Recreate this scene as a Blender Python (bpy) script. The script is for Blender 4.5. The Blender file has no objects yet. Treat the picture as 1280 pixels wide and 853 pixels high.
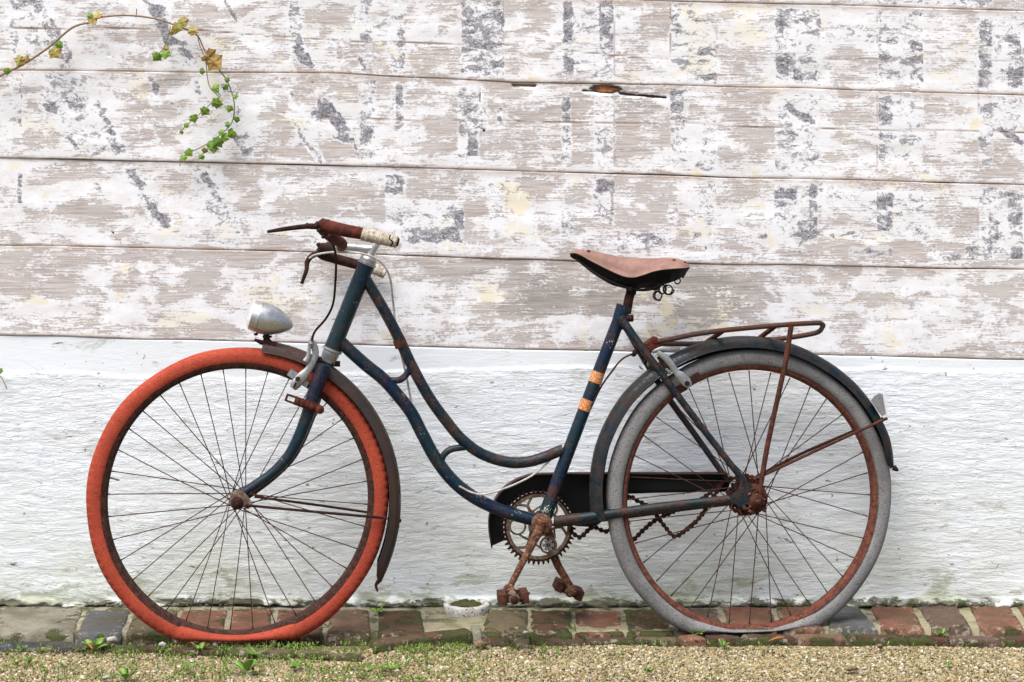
import bpy, bmesh, math, random
import numpy as np
from mathutils import Vector, Matrix, noise as mnoise
random.seed(7); rs = np.random.RandomState(11)
S = bpy.context.scene
COL = S.collection
# ------------------------------------------------------------------ camera, sky, sun, exposure
F = 2819.0; CD = 5.6; CH = 1.5            # focal length in photo pixels, camera distance to wall, camera height
cam_d = bpy.data.cameras.new('camera'); cam = bpy.data.objects.new('camera', cam_d); COL.objects.link(cam)
cam.location = (0, -CD, CH); cam.rotation_euler = (math.radians(90), 0, 0)
cam_d.sensor_width = 36; cam_d.lens = 36*F/1280; cam_d.shift_y = -426.5/1280; cam_d.clip_end = 500
S.camera = cam
SUN_EL, SUN_AZ = 64, -145                 # azimuth: where the sun stands, degrees from +Y towards +X (front left)
w = bpy.data.worlds.new('World'); S.world = w; w.use_nodes = True
nt = w.node_tree; nt.nodes.clear()
sky = nt.nodes.new('ShaderNodeTexSky'); sky.sky_type = 'NISHITA'; sky.sun_disc = False
sky.sun_elevation = math.radians(SUN_EL); sky.sun_rotation = math.radians(SUN_AZ)
sky.air_density = 1.0; sky.dust_density = 4.0; sky.ozone_density = 1.0
hs = nt.nodes.new('ShaderNodeHueSaturation'); hs.inputs['Saturation'].default_value = 0.85   # cloud cover greys the sky
bg = nt.nodes.new('ShaderNodeBackground'); bg.inputs['Strength'].default_value = 0.058
wo = nt.nodes.new('ShaderNodeOutputWorld')
nt.links.new(sky.outputs[0], hs.inputs['Color']); nt.links.new(hs.outputs[0], bg.inputs['Color']); nt.links.new(bg.outputs[0], wo.inputs['Surface'])
sl = bpy.data.lights.new('sun', 'SUN'); sl.energy = 1.5; sl.angle = math.radians(45); sl.color = (1, .99, .98)
so = bpy.data.objects.new('sun', sl); COL.objects.link(so)
az, el = math.radians(SUN_AZ), math.radians(SUN_EL)
sd = Vector((math.sin(az)*math.cos(el), math.cos(az)*math.cos(el), math.sin(el)))
so.rotation_euler = sd.to_track_quat('Z', 'Y').to_euler(); so.location = sd*8
S.view_settings.view_transform = 'Standard'; S.view_settings.look = 'None'
S.view_settings.exposure = 1.60; S.view_settings.gamma = 1

# ------------------------------------------------------------------ measuring
K = CD/F
def W(px, py, y=0.0):                     # point seen at a photo pixel, on the plane at depth y
    d = CD+y; return Vector(((px-640)*d/F, y, CH-py*d/F))
def G(px, py, z=0.0):                     # point seen at a photo pixel, on the ground at height z
    d = (CH-z)*F/py; return Vector(((px-640)*d/F, d-CD, z))
BA, BL = .0875, .07                       # the bicycle's plane: its yaw and its lean towards the wall
BY = -.2537; BN = math.sqrt(1+BA*BA+BL*BL)
N = Vector((BA, -1, BL))/BN               # faces the viewer
def BP(px, py, o=0.0):
    y0 = BY-o*BN
    d = (CD+y0+CH*BL)/(1-BA*(px-640)/F+BL*py/F)
    return Vector(((px-640)*d/F, d-CD, CH-py*d/F))
U = Vector((1, BA, 0)).normalized(); V = U.cross(N)
if V.z < 0: V = -V
def bp(pts, o=0.0): return [BP(p[0], p[1], p[2] if len(p) > 2 else o) for p in pts]
PX = 5.34/F                               # metres per photo pixel at the bicycle

# ------------------------------------------------------------------ scene helpers
CUR = Vector((0, 0, 0))
def tag(o, label=None, cat=None, group=None, kind=None):
    if label: o['label'] = label
    if cat: o['category'] = cat
    if group: o['group'] = group
    if kind: o['kind'] = kind
    return o
def empty(name, loc=(0, 0, 0), parent=None):
    global CUR
    o = bpy.data.objects.new(name, None); COL.objects.link(o); o.empty_display_size = .05
    if parent: o.parent = parent
    else: o.location = loc; CUR = Vector(loc)
    return o
def mk(name, verts, faces, mat, parent=None, smooth=True, loc=None):
    global CUR
    if parent is None: CUR = Vector(loc) if loc is not None else Vector((0, 0, 0))
    me = bpy.data.meshes.new(name)
    if isinstance(verts, np.ndarray):
        me.from_pydata((verts-np.array(CUR)).tolist(), [], faces)
    else:
        me.from_pydata([tuple(Vector(v)-CUR) for v in verts], [], faces)
    me.update()
    if mat: me.materials.append(mat)
    if smooth: me.polygons.foreach_set('use_smooth', [True]*len(me.polygons))
    o = bpy.data.objects.new(name, me); COL.objects.link(o)
    if parent: o.parent = parent
    else: o.location = CUR
    return o
class MB:
    def __init__(s): s.v = []; s.f = []
    def add(s, v, f):
        b = len(s.v); s.v += list(v); s.f += [tuple(i+b for i in q) for q in f]; return s
    def build(s, name, mat, parent=None, smooth=True, loc=None, sharp=True):
        o = mk(name, s.v, s.f, mat, parent, smooth, loc)
        if sharp and smooth:
            try: o.data.set_sharp_from_angle(angle=math.radians(48))
            except Exception: pass
        return o
def cr(pts, n=6):                          # smooth path through the points
    P = [Vector(p) for p in pts]
    if len(P) < 3: return [P[0].lerp(P[-1], t/n) for t in range(n+1)]
    Q = [P[0]*2-P[1]]+P+[P[-1]*2-P[-2]]; out = []
    for i in range(1, len(Q)-2):
        a, b, c, d = Q[i-1:i+3]
        for k in range(n):
            t = k/n
            out.append(.5*((2*b)+(c-a)*t+(2*a-5*b+4*c-d)*t*t+(3*b-a-3*c+d)*t**3))
    out.append(P[-1]); return out
def sweep(path, rad, seg=12, flat=1.0, ref=None, cap=True):
    n = len(path); R = rad if isinstance(rad, (list, tuple)) else [rad]*n
    if len(R) != n: R = [R[min(int(t), len(R)-1)]*(1-(t % 1))+R[min(int(t)+1, len(R)-1)]*(t % 1) for t in [i*(len(R)-1)/(n-1) for i in range(n)]]
    v, f = [], []; T0 = None
    for i, p in enumerate(path):
        T = (path[min(i+1, n-1)]-path[max(i-1, 0)]).normalized()
        if i == 0:
            a = (ref or (N if abs(T.dot(N)) < .9 else V)); A = (a-T*a.dot(T)).normalized()
        else:
            A = (A-T*A.dot(T)).normalized()
        B = T.cross(A)
        for k in range(seg):
            t = 2*math.pi*k/seg; v.append(p+A*(math.cos(t)*R[i]*flat)+B*(math.sin(t)*R[i]))
    for i in range(n-1):
        for k in range(seg):
            k2 = (k+1) % seg; f.append((i*seg+k, i*seg+k2, (i+1)*seg+k2, (i+1)*seg+k))
    if cap: f.append(tuple(range(seg))[::-1]); f.append(tuple((n-1)*seg+k for k in range(seg)))
    return v, f
def tube(name, pts, r, mat, parent, n=6, seg=12, flat=1.0, loc=None):
    m = MB(); m.add(*sweep(cr(pts, n), r, seg, flat)); return m.build(name, mat, parent, loc=loc)
def lathe(o, d, prof, seg=24, arc=None):
    d = Vector(d).normalized(); a = (V if abs(d.dot(V)) < .9 else U); a = (a-d*a.dot(d)).normalized(); b = d.cross(a)
    v, f = [], []
    for (t, r) in prof:
        for k in range(seg):
            q = 2*math.pi*k/seg; v.append(o+d*t+(a*math.cos(q)+b*math.sin(q))*max(r, 1e-5))
    m = len(prof)
    for i in range(m-1):
        for k in range(seg):
            k2 = (k+1) % seg; f.append((i*seg+k, (i+1)*seg+k, (i+1)*seg+k2, i*seg+k2))
    return v, f
def disc(c, d, r, h, seg=20, bev=.15):      # short cylinder, edges chamfered, centred on c
    b = min(r, h)*bev
    return lathe(c-Vector(d).normalized()*h/2, d, [(0, 0), (0, r-b), (b, r), (h-b, r), (h, r-b), (h, 0)], seg)
def plate(outline, o0, o1, P=BP):           # an outline in the bicycle's plane with real thickness
    n = len(outline); v = [P(x, y, o0) for x, y in outline]+[P(x, y, o1) for x, y in outline]
    f = [tuple(range(n)), tuple(range(2*n-1, n-1, -1))]+[(i, (i+1) % n+0, (i+1) % n+n, i+n) for i in range(n)]
    return v, f
def lump(c, r, s=1, amp=.25, sc=None, seed=0):
    bm = bmesh.new(); bmesh.ops.create_icosphere(bm, subdivisions=s, radius=1)
    sc = sc or (1, 1, 1); v = []
    for p in bm.verts:
        q = p.co.copy(); k = 1+amp*mnoise.noise(q*1.7+Vector((seed*3.1, seed*1.7, seed)))*2
        v.append(Vector(c)+Vector((q.x*sc[0], q.y*sc[1], q.z*sc[2]))*r*k)
    f = [tuple(x.index for x in g.verts) for g in bm.faces]; bm.free(); return v, f
def boxo(c, ax, ay, az_, h):                # oriented box with half sizes
    v = [c+ax*(h[0]*i)+ay*(h[1]*j)+az_*(h[2]*k) for i in (-1, 1) for j in (-1, 1) for k in (-1, 1)]
    return v, [(0, 1, 3, 2), (4, 6, 7, 5), (0, 4, 5, 1), (2, 3, 7, 6), (0, 2, 6, 4), (1, 5, 7, 3)]

# numpy value noise
TAB = rs.rand(256, 256)
def vn(x, y, s=0):
    x = x+s*17.3; y = y+s*9.1
    xi = np.floor(x).astype(int); yi = np.floor(y).astype(int); fx = x-xi; fy = y-yi
    fx = fx*fx*(3-2*fx); fy = fy*fy*(3-2*fy)
    g = lambda a, b: TAB[a & 255, b & 255]
    return (g(xi, yi)*(1-fx)+g(xi+1, yi)*fx)*(1-fy)+(g(xi, yi+1)*(1-fx)+g(xi+1, yi+1)*fx)*fy
def fbm(x, y, o=4, s=0):
    r = 0; a = .5; t = 0
    for i in range(o): r = r+a*vn(x*2**i, y*2**i, s+i); t += a; a *= .5
    return r/t

# ------------------------------------------------------------------ materials
class M:
    def __init__(s, name, rough=.6, metal=0.0, spec=.5):
        s.m = bpy.data.materials.new(name); s.m.use_nodes = True; s.t = s.m.node_tree
        s.b = s.t.nodes['Principled BSDF']; s.b.inputs['Roughness'].default_value = rough
        s.b.inputs['Metallic'].default_value = metal
        s.b.inputs['Specular IOR Level'].default_value = spec
        s.tc = s.t.nodes.new('ShaderNodeTexCoord').outputs['Object']
    def n(s, t): return s.t.nodes.new(t)
    def put(s, sock, v):
        if hasattr(v, 'is_linked') or isinstance(v, bpy.types.NodeSocket): s.t.links.new(v, sock)
        elif isinstance(v, tuple) and len(v) == 3 and sock.type == 'RGBA': sock.default_value = (*v, 1)
        else: sock.default_value = v
    def map(s, sc, loc=(0, 0, 0), rot=(0, 0, 0)):
        m = s.n('ShaderNodeMapping'); s.put(m.inputs['Vector'], s.tc); m.inputs['Scale'].default_value = sc
        m.inputs['Location'].default_value = loc; m.inputs['Rotation'].default_value = rot; return m.outputs[0]
    def noise(s, sc, det=6, rough=.6, vec=None, dist=0.0):
        n = s.n('ShaderNodeTexNoise'); s.put(n.inputs['Vector'], vec if vec is not None else s.tc)
        n.inputs['Scale'].default_value = sc; n.inputs['Detail'].default_value = det
        n.inputs['Roughness'].default_value = rough; n.inputs['Distortion'].default_value = dist; return n.outputs['Fac']
    def vor(s, sc, vec=None, feat='F1', rnd=1.0, out='Distance'):
        n = s.n('ShaderNodeTexVoronoi'); n.feature = feat; s.put(n.inputs['Vector'], vec if vec is not None else s.tc)
        n.inputs['Scale'].default_value = sc; n.inputs['Randomness'].default_value = rnd; return n.outputs[out]
    def math(s, op, a, b=0.0, c=None):
        n = s.n('ShaderNodeMath'); n.operation = op; s.put(n.inputs[0], a); s.put(n.inputs[1], b)
        if c is not None: s.put(n.inputs[2], c)
        return n.outputs[0]
    def ramp(s, v, a, b, lo=0.0, hi=1.0):
        n = s.n('ShaderNodeMapRange'); n.interpolation_type = 'SMOOTHSTEP'; s.put(n.inputs[0], v)
        for i, q in enumerate((a, b, lo, hi)): n.inputs[i+1].default_value = q
        return n.outputs[0]
    def mix(s, f, a, b):
        n = s.n('ShaderNodeMix'); n.data_type = 'RGBA'; s.put(n.inputs[0], f); s.put(n.inputs[6], a); s.put(n.inputs[7], b)
        return n.outputs[2]
    def attr(s, name, out='Fac'):
        n = s.n('ShaderNodeAttribute'); n.attribute_name = name; return n.outputs[out]
    def sep(s):
        n = s.n('ShaderNodeSeparateXYZ'); s.put(n.inputs[0], s.tc); return n.outputs
    def objrand(s): return s.n('ShaderNodeObjectInfo').outputs['Random']
    def bump(s, h, st=.5, dist=.01, prev=None):
        n = s.n('ShaderNodeBump'); s.put(n.inputs['Height'], h); n.inputs['Strength'].default_value = st
        n.inputs['Distance'].default_value = dist
        if prev is not None: s.put(n.inputs['Normal'], prev)
        return n.outputs[0]
    def done(s, col, rough=None, nrm=None, metal=None):
        s.put(s.b.inputs['Base Color'], col)
        if rough is not None: s.put(s.b.inputs['Roughness'], rough)
        if nrm is not None: s.put(s.b.inputs['Normal'], nrm)
        if metal is not None: s.put(s.b.inputs['Metallic'], metal)
        return s.m

def painted(name, c1, c2, rustlvl=.55, rust=((.10, .034, .016), (.035, .014, .009)), chips=None, rough=.36):
    m = M(name, rough, 0, .30)
    base = m.mix(m.ramp(m.noise(9, 4), .4, .6), c1, c2)
    rc = m.mix(m.noise(160, 4, .7), rust[1], rust[0])
    a = m.math('ADD', m.math('MULTIPLY', m.noise(26, 5, .7), .42), m.math('MULTIPLY', m.noise(230, 5, .75), .58))
    k = m.ramp(a, rustlvl-.02, rustlvl+.035)
    col = m.mix(k, base, rc)
    if chips:
        q = m.ramp(m.math('ADD', m.math('MULTIPLY', m.noise(30, 3), .5), m.math('MULTIPLY', m.noise(260, 3, .7), .5)), chips, chips+.02)
        col = m.mix(q, col, (.42, .42, .34))
    return m.done(col, m.ramp(k, 0, 1, rough, .85), m.bump(m.math('ADD', k, m.noise(500, 3)), .35, .0008))
BLUE = painted('blue_enamel_chipped', (.001, .011, .034), (.001, .020, .028), .545, chips=.625)
BLUE2 = painted('blue_enamel_more_rust', (.002, .012, .023), (.003, .016, .021), .515, ((.10, .038, .022), (.032, .016, .012)))
BRN = painted('brown_mudguard_paint', (.050, .030, .025), (.026, .024, .024), .53, ((.085, .036, .024), (.028, .014, .011)))
BLUR = painted('blue_mudguard_paint', (.0015, .012, .022), (.002, .012, .016), .50, ((.045, .026, .018), (.025, .018, .014)))
BLACK = painted('black_chaincase_enamel', (.002, .002, .002), (.003, .0025, .0025), .62, ((.06, .018, .012), (.02, .008, .006)), rough=.6)
def rusty(name, a, b, c=None, rough=.85):
    m = M(name, rough, 0, .25)
    col = m.mix(m.ramp(m.noise(70, 6, .7), .38, .62), a, b)
    if c: col = m.mix(m.ramp(m.noise(180, 4, .75), .56, .62), col, c)
    return m.done(col, None, m.bump(m.noise(420, 5, .7), .7, .0012))
RUST = rusty('rust', (.10, .032, .017), (.03, .012, .008))
RUSTD = rusty('dark_rust', (.045, .015, .010), (.014, .006, .005))
RUSTR = rusty('red_rust', (.11, .021, .011), (.038, .010, .007))
RUSTL = rusty('light_rust', (.17, .066, .036), (.07, .028, .017), (.34, .25, .17))
RUSTP = rusty('pale_worn_plating', (.24, .19, .14), (.12, .065, .04), (.04, .018, .012), .6)
RIMF = rusty('rim_rust_dark', (.06, .022, .015), (.022, .009, .007), (.09, .05, .035))
RIMR = rusty('rim_rust_red', (.15, .045, .028), (.065, .021, .014), (.19, .09, .05))
SPK = rusty('spoke_rust', (.085, .034, .022), (.03, .014, .010))
def metal(name, c, rough=.35, mt=.75, dirt=.62):
    m = M(name, rough, mt)
    k = m.ramp(m.noise(170, 7, .8), dirt-.08, dirt+.06)
    return m.done(m.mix(k, c, (.12, .08, .06)), m.ramp(m.noise(60, 3), .3, .7, rough-.08, rough+.15), m.bump(m.noise(300, 3), .15, .0006))
CHR = metal('dull_chrome', (.52, .53, .54), .33, .9, .70)
ALU = metal('weathered_aluminium', (.34, .345, .35), .42, .7, .61)
WRAP = rusty('cream_cord_wrap', (.50, .45, .37), (.33, .28, .21), (.16, .11, .08))
WCAB = rusty('grey_cable_sleeve', (.48, .47, .44), (.32, .29, .26))
m = M('orange_band', .7); k = m.ramp(m.noise(240, 4, .7), .45, .6)
ORG = m.done(m.mix(k, (.48, .12, .02), (.50, .34, .18)))
m = M('pale_lens', .15); m.b.inputs['Coat Weight'].default_value = .4
LENS = m.done((.62, .63, .62))
m = M('white_hole_disc', .5); HOLE_WHITE = m.done((.7, .7, .68))
m = M('worn_leather', .7, 0, .3)
col = m.mix(m.ramp(m.noise(35, 5, .65), .35, .65), (.28, .155, .12), (.20, .112, .09)); col = m.mix(m.ramp(m.noise(150, 4, .7), .58, .66), col, (.22, .11, .08))
LEA = m.done(col, None, m.bump(m.noise(500, 4), .35, .001))
m = M('black_cracked_leather', .7, 0, .2)
LEB = m.done(m.mix(m.ramp(m.noise(60, 5, .7), .57, .64), (.003, .003, .0025), (.025, .028, .02)), None, m.bump(m.noise(200, 4), .5, .002))
def tyre_mat(name, a, b, dark, crack):
    m = M(name, .85, 0, .25)
    col = m.mix(m.ramp(m.noise(14, 4, .6), .35, .65), a, b)
    col = m.mix(m.ramp(m.noise(330, 4, .85), .44, .64, 0, .8), col, dark)
    col = m.mix(m.ramp(m.noise(1, 5, .75, m.map((90, 90, 260))), crack, crack+.05), col, dark)
    return m.done(col, None, m.bump(m.noise(600, 4, .7), .5, .001))
TRED = tyre_mat('faded_red_rubber', (.43, .068, .034), (.35, .052, .027), (.15, .026, .015), .575)
TGRY = tyre_mat('faded_grey_rubber', (.25, .246, .24), (.18, .176, .175), (.075, .072, .072), .585)

# ------------------------------------------------------------------ timber wall
INKL = [(18,4,52,4,12,.8),(54,8,64,45,10,.7),(62,30,82,68,18,.7),(18,28,18,62,10,.6),(30,40,40,55,8,.35),(132,0,150,28,8,.45),(180,0,205,12,10,.6),
(195,10,212,50,16,.9),(212,40,242,76,9,.7),(282,2,296,28,5,.8),(300,40,315,46,6,.4),(374,0,376,60,12,.5),(372,60,388,80,14,.9),(455,0,460,50,12,.5),
(455,25,480,30,18,.5),(450,70,455,85,5,.8),(501,35,502,85,8,.7),(13,120,13,150,3,.6),(28,95,28,160,3,.8),(27,175,27,192,4,.5),(48,110,60,130,6,.5),
(60,125,68,140,12,.7),(70,105,105,100,14,.6),(85,115,100,140,22,.7),(95,135,110,145,10,.6),(108,110,130,145,8,.5),(122,128,150,185,8,.8),(88,170,98,188,10,.8),
(140,170,152,186,14,.7),(105,185,112,186,5,.6),(190,97,197,115,10,.8),(214,125,225,137,5,.7),(243,100,250,115,8,.5),(270,130,310,195,10,.55),(365,105,365,130,6,.5),
(366,148,382,175,6,.7),(385,180,400,200,7,.8),(392,145,420,145,14,.9),(405,130,432,165,16,.9),(420,170,442,175,10,.8),(447,180,447,195,4,.9),(605,175,625,170,8,.6),
(982,132,1015,152,9,.9),(990,170,1008,190,3,.7),(1248,162,1275,178,8,.9),(24,262,24,272,3,.6),(165,215,180,235,12,.9),(178,235,185,255,6,.6),(192,262,210,280,12,.8),
(120,230,132,248,6,.6),(258,220,275,250,12,.8),(280,250,288,282,8,.6),(88,285,105,295,4,.35),(210,282,240,284,6,.3),(268,284,285,290,5,.4),(1165,305,1170,325,4,.6),
(1124,156,1150,156,5,.6)]
INKR = [(362,0,376,20,.8),(576,0,631,92,.68),(704,0,716,52,.98),(703,60,718,95,.9),(749,0,767,65,.8),(752,65,766,98,.5),(838,5,852,40,.6),(838,60,844,95,.5),
(870,58,896,72,.6),(878,30,896,45,.4),(878,92,896,104,.7),(968,10,1026,28,.7),(1005,10,1026,50,.6),(968,25,980,50,.8),(968,65,1022,80,.75),(968,80,985,100,.8),
(990,88,1022,100,.8),(1097,14,1102,62,.7),(1100,32,1130,38,.8),(1100,50,1120,54,.9),(1137,50,1154,65,.9),(1100,70,1154,80,.8),(1137,80,1154,105,.6),(1097,80,1104,106,.5),
(1097,0,1154,5,.6),(1222,0,1240,10,.6),(1222,25,1240,110,.7),(1258,45,1275,75,.8),(1258,75,1279,108,.8),(450,140,466,180,.8),(462,100,471,122,.7),(495,105,505,162,.8),
(488,140,500,162,.5),(572,110,584,125,.5),(573,125,610,165,.55),(584,165,598,195,.9),(621,135,628,155,.7),(702,120,713,150,.8),(702,158,713,182,.6),(701,190,712,206,.6),
(745,140,768,190,.5),(837,110,855,150,.7),(838,158,855,163,.8),(845,190,852,212,.5),(878,160,895,178,.5),(870,198,892,212,.6),(968,125,1000,140,.4),(968,160,1023,210,.47),
(1097,120,1115,158,.7),(1097,162,1115,175,.7),(1122,172,1153,185,.7),(1097,180,1110,200,.7),(1137,162,1153,178,.5),(1222,125,1240,160,.5),(1222,165,1241,190,.6),
(1222,195,1240,205,.6),(22,212,29,255,.8),(482,218,506,242,.8),(487,253,507,273,.5),(572,225,586,237,.6),(500,285,575,302,.85),(568,262,580,285,.8),(610,232,626,290,.35),
(632,295,660,302,.4),(700,262,716,300,.6),(745,225,768,240,.8),(762,240,768,270,.8),(770,290,840,312,.6),(835,255,848,275,.6),(882,290,960,298,.6),(893,230,895,285,.5),
(966,235,995,250,.9),(966,255,983,278,.6),(1010,230,1021,300,.75),(985,290,1075,298,.7),(980,305,1005,315,.5),(1060,308,1115,322,.5),(1095,240,1116,260,.9),
(1095,265,1116,290,.85),(1140,240,1153,252,.5),(1138,275,1160,283,.6),(1170,318,1205,326,.6),(1205,295,1240,325,.6),(1222,235,1245,265,.5),(1235,265,1248,305,.7),
(1258,240,1278,295,.65),(1262,310,1277,325,.85)]
LET = [(576,0,631,95),(572,108,600,200),(612,222,630,300),(702,0,768,100),(702,118,714,206),(742,128,768,212),(742,225,768,280),(838,4,896,104),(838,108,860,215),(876,150,896,215),(862,225,895,300),(968,10,1026,106),
(968,118,1023,218),(966,232,1022,305),(1097,0,1154,106),(1097,118,1154,215),(1095,238,1154,300),(1222,20,1280,110),(1222,122,1280,165),(1222,235,1280,325),(362,0,380,80),(450,0,466,90),(488,0,505,90),(448,105,470,200),
(488,105,506,165),(482,215,508,300),(508,250,580,305),(1023,235,1095,262),(1030,30,1096,60),(770,8,800,40)]
LETD = [(38,0,68,80,50),(78,105,135,190,46),(190,0,235,75,20),(258,215,285,290,34),(165,215,205,285,18),(285,110,312,200,20),(370,150,400,200,14),(20,100,20,155,14)]
BARE = [(60,8,130,20,.8),(80,22,135,30,.8),(110,30,205,52,.9),(148,60,200,80,1),(210,0,270,25,.8),(225,28,290,42,.8),(265,50,320,70,.8),(300,5,340,30,.8),(0,25,12,60,.8),
(330,10,360,45,.8),(380,5,450,45,.7),(400,55,450,85,.9),(540,0,575,50,.9),(510,55,575,90,1),(630,0,700,30,.9),(640,30,700,100,.75),(765,5,840,50,.9),(770,50,830,60,.8),
(775,70,800,100,.8),(1030,30,1095,110,.75),(905,30,960,100,.6),(1240,30,1280,60,.9),(1150,0,1280,12,.9),(0,95,12,125,.8),(30,105,50,150,.9),(28,160,65,185,1),(155,100,205,130,1),
(155,145,200,195,1),(160,120,200,140,1),(200,130,235,190,.9),(300,95,360,115,.9),(365,95,460,130,1),(320,130,355,200,.9),(350,180,440,205,1),(440,95,575,112,1),
(500,112,560,125,.8),(510,125,575,145,.8),(530,145,580,195,1),(600,100,660,200,.9),(650,105,835,215,.8),(770,110,835,200,1),(850,130,885,150,.9),(900,105,965,200,1),
(1020,118,1100,130,.9),(1200,170,1280,230,.9),(1060,125,1090,160,.5),(1020,190,1080,210,.9),(1150,120,1190,140,.8),(25,215,160,232,.8),(30,255,180,272,1),(100,250,190,280,1),
(130,285,150,300,.9),(230,205,260,225,.8),(290,205,330,230,.9),(300,240,330,270,.9),(298,285,500,318,1),(0,285,25,305,1),(340,210,430,225,.9),(350,235,500,275,1),
(430,290,480,315,.8),(505,215,570,250,.9),(580,230,610,300,1),(560,285,610,310,.9),(650,215,700,245,.9),(700,225,730,300,.9),(790,215,850,300,1),(745,270,830,290,.9),
(985,240,1010,310,1),(1020,240,1095,260,.8),(1150,265,1240,285,.9),(1030,275,1090,290,.8),(960,300,1280,335,.9),(1110,290,1170,320,1),(0,315,90,370,1.1),(50,312,330,332,1.1),
(80,330,110,350,.8),(160,330,260,345,1),(130,345,190,365,.8),(180,355,290,375,1),(230,335,280,375,1),(0,400,200,412,1.1),(200,405,330,425,1),(330,320,480,345,1),
(480,320,800,345,1.1),(630,338,800,398,1.15),(850,330,960,400,1.1),(560,370,640,390,.6),(600,403,700,435,.9),(960,325,1070,350,1),(1090,330,1180,352,1),(1050,365,1160,380,1.1),
(1240,350,1280,385,1.1),(950,360,980,380,.8),(960,436,1280,450,1.1),(1030,400,1060,420,.7),(440,350,480,400,.7),(700,425,760,436,.8)]
CREAM = [(845,15,895,100,.9),(897,5,960,60,.8),(620,225,672,262,1),(735,275,765,290,.9),(850,270,872,300,.8),(265,275,300,300,.7),(0,360,40,385,.8),(205,392,255,415,.9),
(340,345,400,400,.7),(300,355,330,375,.8),(400,84,450,92,.8),(1130,60,1160,75,.6),(1180,30,1220,95,.5),(350,60,372,90,.5),(1200,130,1222,200,.5),(820,380,960,430,.6),
(1000,370,1060,390,.5),(1110,170,1160,215,.6),(1030,290,1100,315,.6),(600,350,650,375,.6),(790,360,960,440,.45),(560,30,575,60,.0),(330,140,350,165,.6),(0,195,60,205,.8),(640,270,700,300,.6)]
GREY = [(630,336,800,395,1),(850,332,960,400,.9),(730,110,835,140,.7),(900,320,1000,350,.5),(500,330,640,350,.3)]
SEAM = [[(-3000,-80),(0,-22),(640,-3),(850,2),(1280,13),(4000,60)],
        [(-3000,60),(0,88),(430,92),(640,103),(860,107),(1280,119),(4000,190)],
        [(-3000,120),(0,197),(430,207),(860,220),(1280,231),(4000,300)],
        [(-3000,230),(0,306),(430,316),(640,324),(860,329),(1280,337),(4000,400)],
        [(-3000,340),(0,418),(430,430),(640,436),(860,440),(1280,449),(4000,520)]]
def seam(i, x):
    if i < 0: s = SEAM[0]; off = i*106
    else: s = SEAM[i]; off = 0
    return np.interp(x, [p[0] for p in s], [p[1] for p in s])+off+ (vn(x*.012, x*0+i*3.3)-.5)*1.6

m = M('weathered_sign_paint_on_timber', .75, 0, .3)
def z3(sc): return m.map(sc)
bare = m.attr('bare'); ink = m.attr('ink'); cream = m.attr('cream'); grey = m.attr('grey'); rot = m.attr('rot'); hair = m.attr('hairline')
nb = m.noise(1, 10, .72, z3((10, 10, 21)), .35)
streak = m.noise(1, 5, .7, z3((14, 14, 260)))
fine = m.noise(1, 5, .75, z3((120, 120, 190)))
v = m.math('ADD', nb, m.math('MULTIPLY', bare, .145)); v = m.math('ADD', v, m.math('MULTIPLY', m.math('SUBTRACT', streak, .5), .52)); v = m.math('ADD', v, m.math('MULTIPLY', m.math('SUBTRACT', fine, .5), .44))
kb = m.ramp(v, .604, .634)
kthin = m.ramp(v, .545, .61)
grain = m.noise(1, 6, .7, z3((5, 5, 170)), .4); grain2 = m.noise(1, 4, .6, z3((22, 22, 520)))
gsum = m.math('ADD', m.math('MULTIPLY', grain, .6), m.math('MULTIPLY', grain2, .4))
wood = m.mix(m.ramp(gsum, .36, .64), (.37, .315, .29), (.66, .61, .585))
wood = m.mix(m.ramp(m.noise(7, 3), .52, .68), wood, (.52, .49, .47))
wood = m.mix(m.math('MULTIPLY', grey, m.ramp(m.noise(9, 5), .3, .55)), wood, m.mix(m.ramp(gsum, .38, .62), (.27, .245, .225), (.42, .395, .37)))
white = m.mix(m.ramp(m.noise(1, 6, .7, z3((20, 20, 34))), .40, .62), (.82, .83, .855), (.76, .75, .75))
white = m.mix(m.ramp(m.noise(1, 5, .75, z3((70, 70, 110))), .58, .68), white, (.60, .58, .58))
kc = m.ramp(m.math('ADD', m.noise(1, 6, .65, z3((9, 9, 13)), .4), m.math('MULTIPLY', cream, .19)), .585, .655)
white = m.mix(kc, white, m.mix(m.ramp(m.noise(6, 3), .4, .62), (.80, .78, .70), (.78, .71, .55)))
paint = m.mix(m.math('MULTIPLY', kthin, m.ramp(streak, .3, .65, .25, .85)), white, (.70, .635, .61))
col = m.mix(kb, paint, wood)
inz = m.noise(1, 8, .78, z3((24, 24, 44)), .5); inz2 = m.noise(1, 4, .7, z3((150, 150, 200)))
iv = m.math('ADD', m.math('MULTIPLY', ink, .68), m.math('MULTIPLY', m.math('SUBTRACT', inz, .5), 2.5)); iv = m.math('ADD', iv, m.math('MULTIPLY', m.math('SUBTRACT', inz2, .5), 1.1))
ki = m.ramp(iv, .40, .52); ki = m.math('MULTIPLY', ki, m.ramp(ink, .12, .22))
inkc = m.mix(m.ramp(inz2, .40, .62), (.13, .13, .155), (.42, .41, .44))
kw = m.math('MULTIPLY', m.ramp(ink, .15, .3), m.ramp(iv, .30, .42, 1, 0)); col = m.mix(m.math('MULTIPLY', kw, .45), col, (.80, .81, .83))
col = m.mix(ki, col, inkc)
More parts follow.
